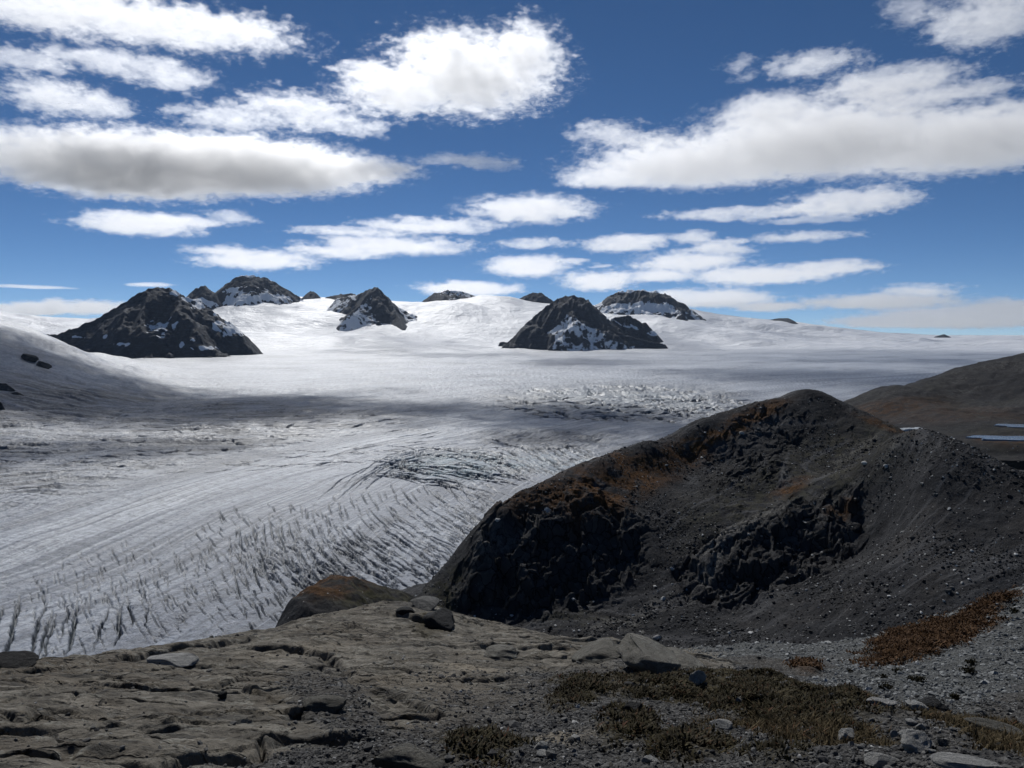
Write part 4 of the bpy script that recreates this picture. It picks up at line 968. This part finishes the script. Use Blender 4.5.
def spread(n_, az0, az1, r0, r1, f, keep):
    out_ = []
    while sum(len(o_) for o_ in out_) < n_:
        a = np.radians(rng.uniform(az0, az1, n_)); r = np.exp(rng.uniform(np.log(r0), np.log(r1), n_)); x, y = np.sin(a) * r, np.cos(a) * r
        m = rng.uniform(0, 1, n_) < keep(x, y); out_.append(np.stack([x[m], y[m], f(x[m], y[m])], -1))
    return np.concatenate(out_)[:n_]
P = spread(30000, -38, 38, 5.2, 24, ground_z, lambda x, y: np.clip(1 - .97 * ground_bed(x, y) - .75 * ground_heath(x, y) - .4 * ground_straw(x, y), 0, 1) * (.35 + .65 * smooth(-.2, .4, fbm(x / 1.5, y / 1.5, 3, 140))))
D_ = np.hypot(P[:, 0], P[:, 1]); sz = rng.lognormal(-4.35, .5, len(P)) * (D_ / 8) ** .7
shards('gravel', P + np.c_[0 * sz, 0 * sz, sz * .2], sz, np.clip(rng.beta(1.6, 2.6, len(P)) + (rng.uniform(0, 1, len(P)) < .05) * .5, 0, 1), M_GRAV, 'grey gravel strewn over the foreground')
P = spread(16000, 8, 38, 17, 56, ground_z, lambda x, y: ground_grv(x, y) * np.clip(1 - ground_rust(x, y), 0, 1))
D_ = np.hypot(P[:, 0], P[:, 1]); sz = rng.lognormal(-3.3, .5, len(P)) * (D_ / 30) ** .7
n = NT('pale_gravel'); M_GRAV2 = n.surf(n.ramp(n.attr('tone'), [(0, (.06, .062, .062)), (.5, (.15, .155, .153)), (1, (.34, .345, .34))]), .85, None, .12)
shards('gravel', P + np.c_[0 * sz, 0 * sz, sz * .2], sz, rng.beta(2, 2.2, len(P)), M_GRAV2, 'pale grey gravel on the slope at the right')
P = spread(36000, -8, 36, 150, 285, hill_z, lambda x, y: (1 - .9 * hill_cliff(x, y)) * (.15 + .85 * smooth(-.15, .35, fbm(x / 22 + y / 40, y / 60, 4, 141) + .5 * hill_pale(x, y))) * (1 - .6 * hill_rust(x, y)))
sz = rng.lognormal(-1.85, .5, len(P))
n = NT('scree_blocks'); M_SCR = n.surf(n.ramp(n.attr('tone'), [(0, (.020, .020, .021)), (.55, (.05, .049, .048)), (.85, (.13, .128, .122)), (1, (.46, .455, .44))]), .85, None, .1)
shards('scree', P + np.c_[0 * sz, 0 * sz, sz * .15], sz, np.clip(rng.beta(1.5, 3.2, len(P)) + (rng.uniform(0, 1, len(P)) < .10) * rng.uniform(.4, .9, len(P)), 0, 1), M_SCR, 'dark scree blocks covering the moraine')

# low plants
def leaves(P, per, hgt, wid, lean, seed, spreadr):
    """tufts of narrow leaf blades rooted at P"""
    r_ = np.random.default_rng(seed); m = len(P) * per
    base = np.repeat(P, per, 0) + np.c_[r_.normal(0, spreadr, (m, 2)), np.zeros(m)]
    h = hgt * r_.uniform(.4, 1.2, m) * np.repeat(r_.uniform(.6, 1.3, len(P)), per); a = r_.uniform(0, 6.3, m); l = h * r_.uniform(0, lean, m); w_ = wid * r_.uniform(.6, 1.3, m)
    dx, dy = np.cos(a), np.sin(a); nx_, ny_ = -dy * w_, dx * w_
    v0 = base + np.c_[nx_, ny_, 0 * h]; v1 = base - np.c_[nx_, ny_, 0 * h]
    v2 = base + np.c_[dx * l * .5 - nx_ * .9, dy * l * .5 - ny_ * .9, h * .6]; v3 = base + np.c_[dx * l * .5 + nx_ * .9, dy * l * .5 + ny_ * .9, h * .6]
    v4 = base + np.c_[dx * l, dy * l, h]
    V_ = np.stack([v0, v1, v2, v3, v4], 1).reshape(-1, 3); k = np.arange(m)[:, None] * 5
    T = np.concatenate([k + [0, 1, 2], k + [0, 2, 3], k + [3, 2, 4]], 0)
    return V_, T, np.repeat(np.repeat(r_.uniform(0, 1, len(P)), per) * .6 + r_.uniform(0, .4, m), 5)
def plants(name, P, per, hgt, wid, lean, seed, spr, stops, label, kind='stuff'):
    V_, T, tone = leaves(P, per, hgt, wid, lean, seed, spr)
    n = NT(name + '_leaves'); cc = n.ramp(n.attr('tone'), stops)
    m_ = n.surf(cc, .75, None, .08)
    o = mesh_ob(name, V_, T, m_, False); attr(o, 'tone', tone); return tag(o, label, None, None, kind)
P = spread(9000, -4, 38, 5.5, 19, ground_z, lambda x, y: ground_heath(x, y) ** 2 * (.08 + .92 * smooth(-.05, .3, fbm(x / .8, y / .8, 3, 150))))
plants('heath', P, 11, .040, .010, 2.2, 160, .05, [(0, (.015, .012, .007)), (.45, (.036, .029, .015)), (.75, (.058, .048, .021)), (.95, (.085, .038, .02)), (1, (.13, .048, .028))], 'dark brown green heath mats on the foreground gravel')
P = spread(1700, 8, 38, 6, 15, ground_z, lambda x, y: ground_straw(x, y) ** 1.5)
plants('grass', P, 14, .06, .005, 2.0, 161, .045, [(0, (.028, .021, .010)), (.5, (.066, .048, .023)), (.85, (.13, .098, .05)), (1, (.15, .052, .025))], 'straw coloured autumn grass on the right foreground')
P = spread(6500, 14, 38, 30, 56, ground_z, lambda x, y: ground_rust(x, y) ** 1.5)
plants('tundra', P, 9, .10, .03, 2.2, 162, .16, [(0, (.035, .018, .009)), (.5, (.075, .039, .017)), (1, (.13, .07, .03))], 'rust brown tundra patch on the pale gravel slope')
def shrub_mesh(seed):
    r_ = np.random.default_rng(seed); m = 46; c0 = r_.normal(0, .16, (m, 3)) * (1, 1, .5) + (0, 0, .16); c0[:, 2] = np.maximum(c0[:, 2], .02)
    return leaves(c0, 6, .12, .03, 1.2, seed + 1, .04)
n = NT('shrub_leaves'); M_SHR = n.surf(n.ramp(n.attr('tone'), [(0, (.018, .017, .010)), (1, (.06, .05, .025))]), .75, None, .08)
for k, (px, py, sz_) in enumerate([(897, 673, .8), (883, 679, .7), (911, 681, .7), (919, 682, .8), (886, 690, .8), (971, 665, .9), (969, 674, 1.0), (1013, 613, 1.2), (955, 700, .7), (850, 672, .5)]):
    V_, T, tone = shrub_mesh(300 + k); D, Pp = hit(ground_z, px, py, 15, 120)
    o = mesh_ob('shrub', V_ * sz_ * .6, T, M_SHR, False); attr(o, 'tone', tone); o.location = Pp
    tag(o, 'small dark shrub dotted on the pale gravel slope', 'shrub', 'small dark shrubs on the gravel slope')
# ------------------------------------------------------------------ air
n = NT('air'); pv = n.n('VolumePrincipled', {'Color': (.62, .78, 1.0), 'Density': 0.6e-5, 'Anisotropy': .3}); n.t.links.new(pv.outputs[0], n.out.inputs[1])
bm = bmesh.new(); bmesh.ops.create_cube(bm, size=1.0); me = bpy.data.meshes.new('haze'); bm.to_mesh(me); bm.free(); me.materials.append(n.m)
hz_ = bpy.data.objects.new('haze', me); COL.objects.link(hz_); hz_.scale = (46000, 46000, 1250); hz_.location = (0, 0, 720 - 625)
tag(hz_, 'thin blue air over the ice', None, None, 'stuff')
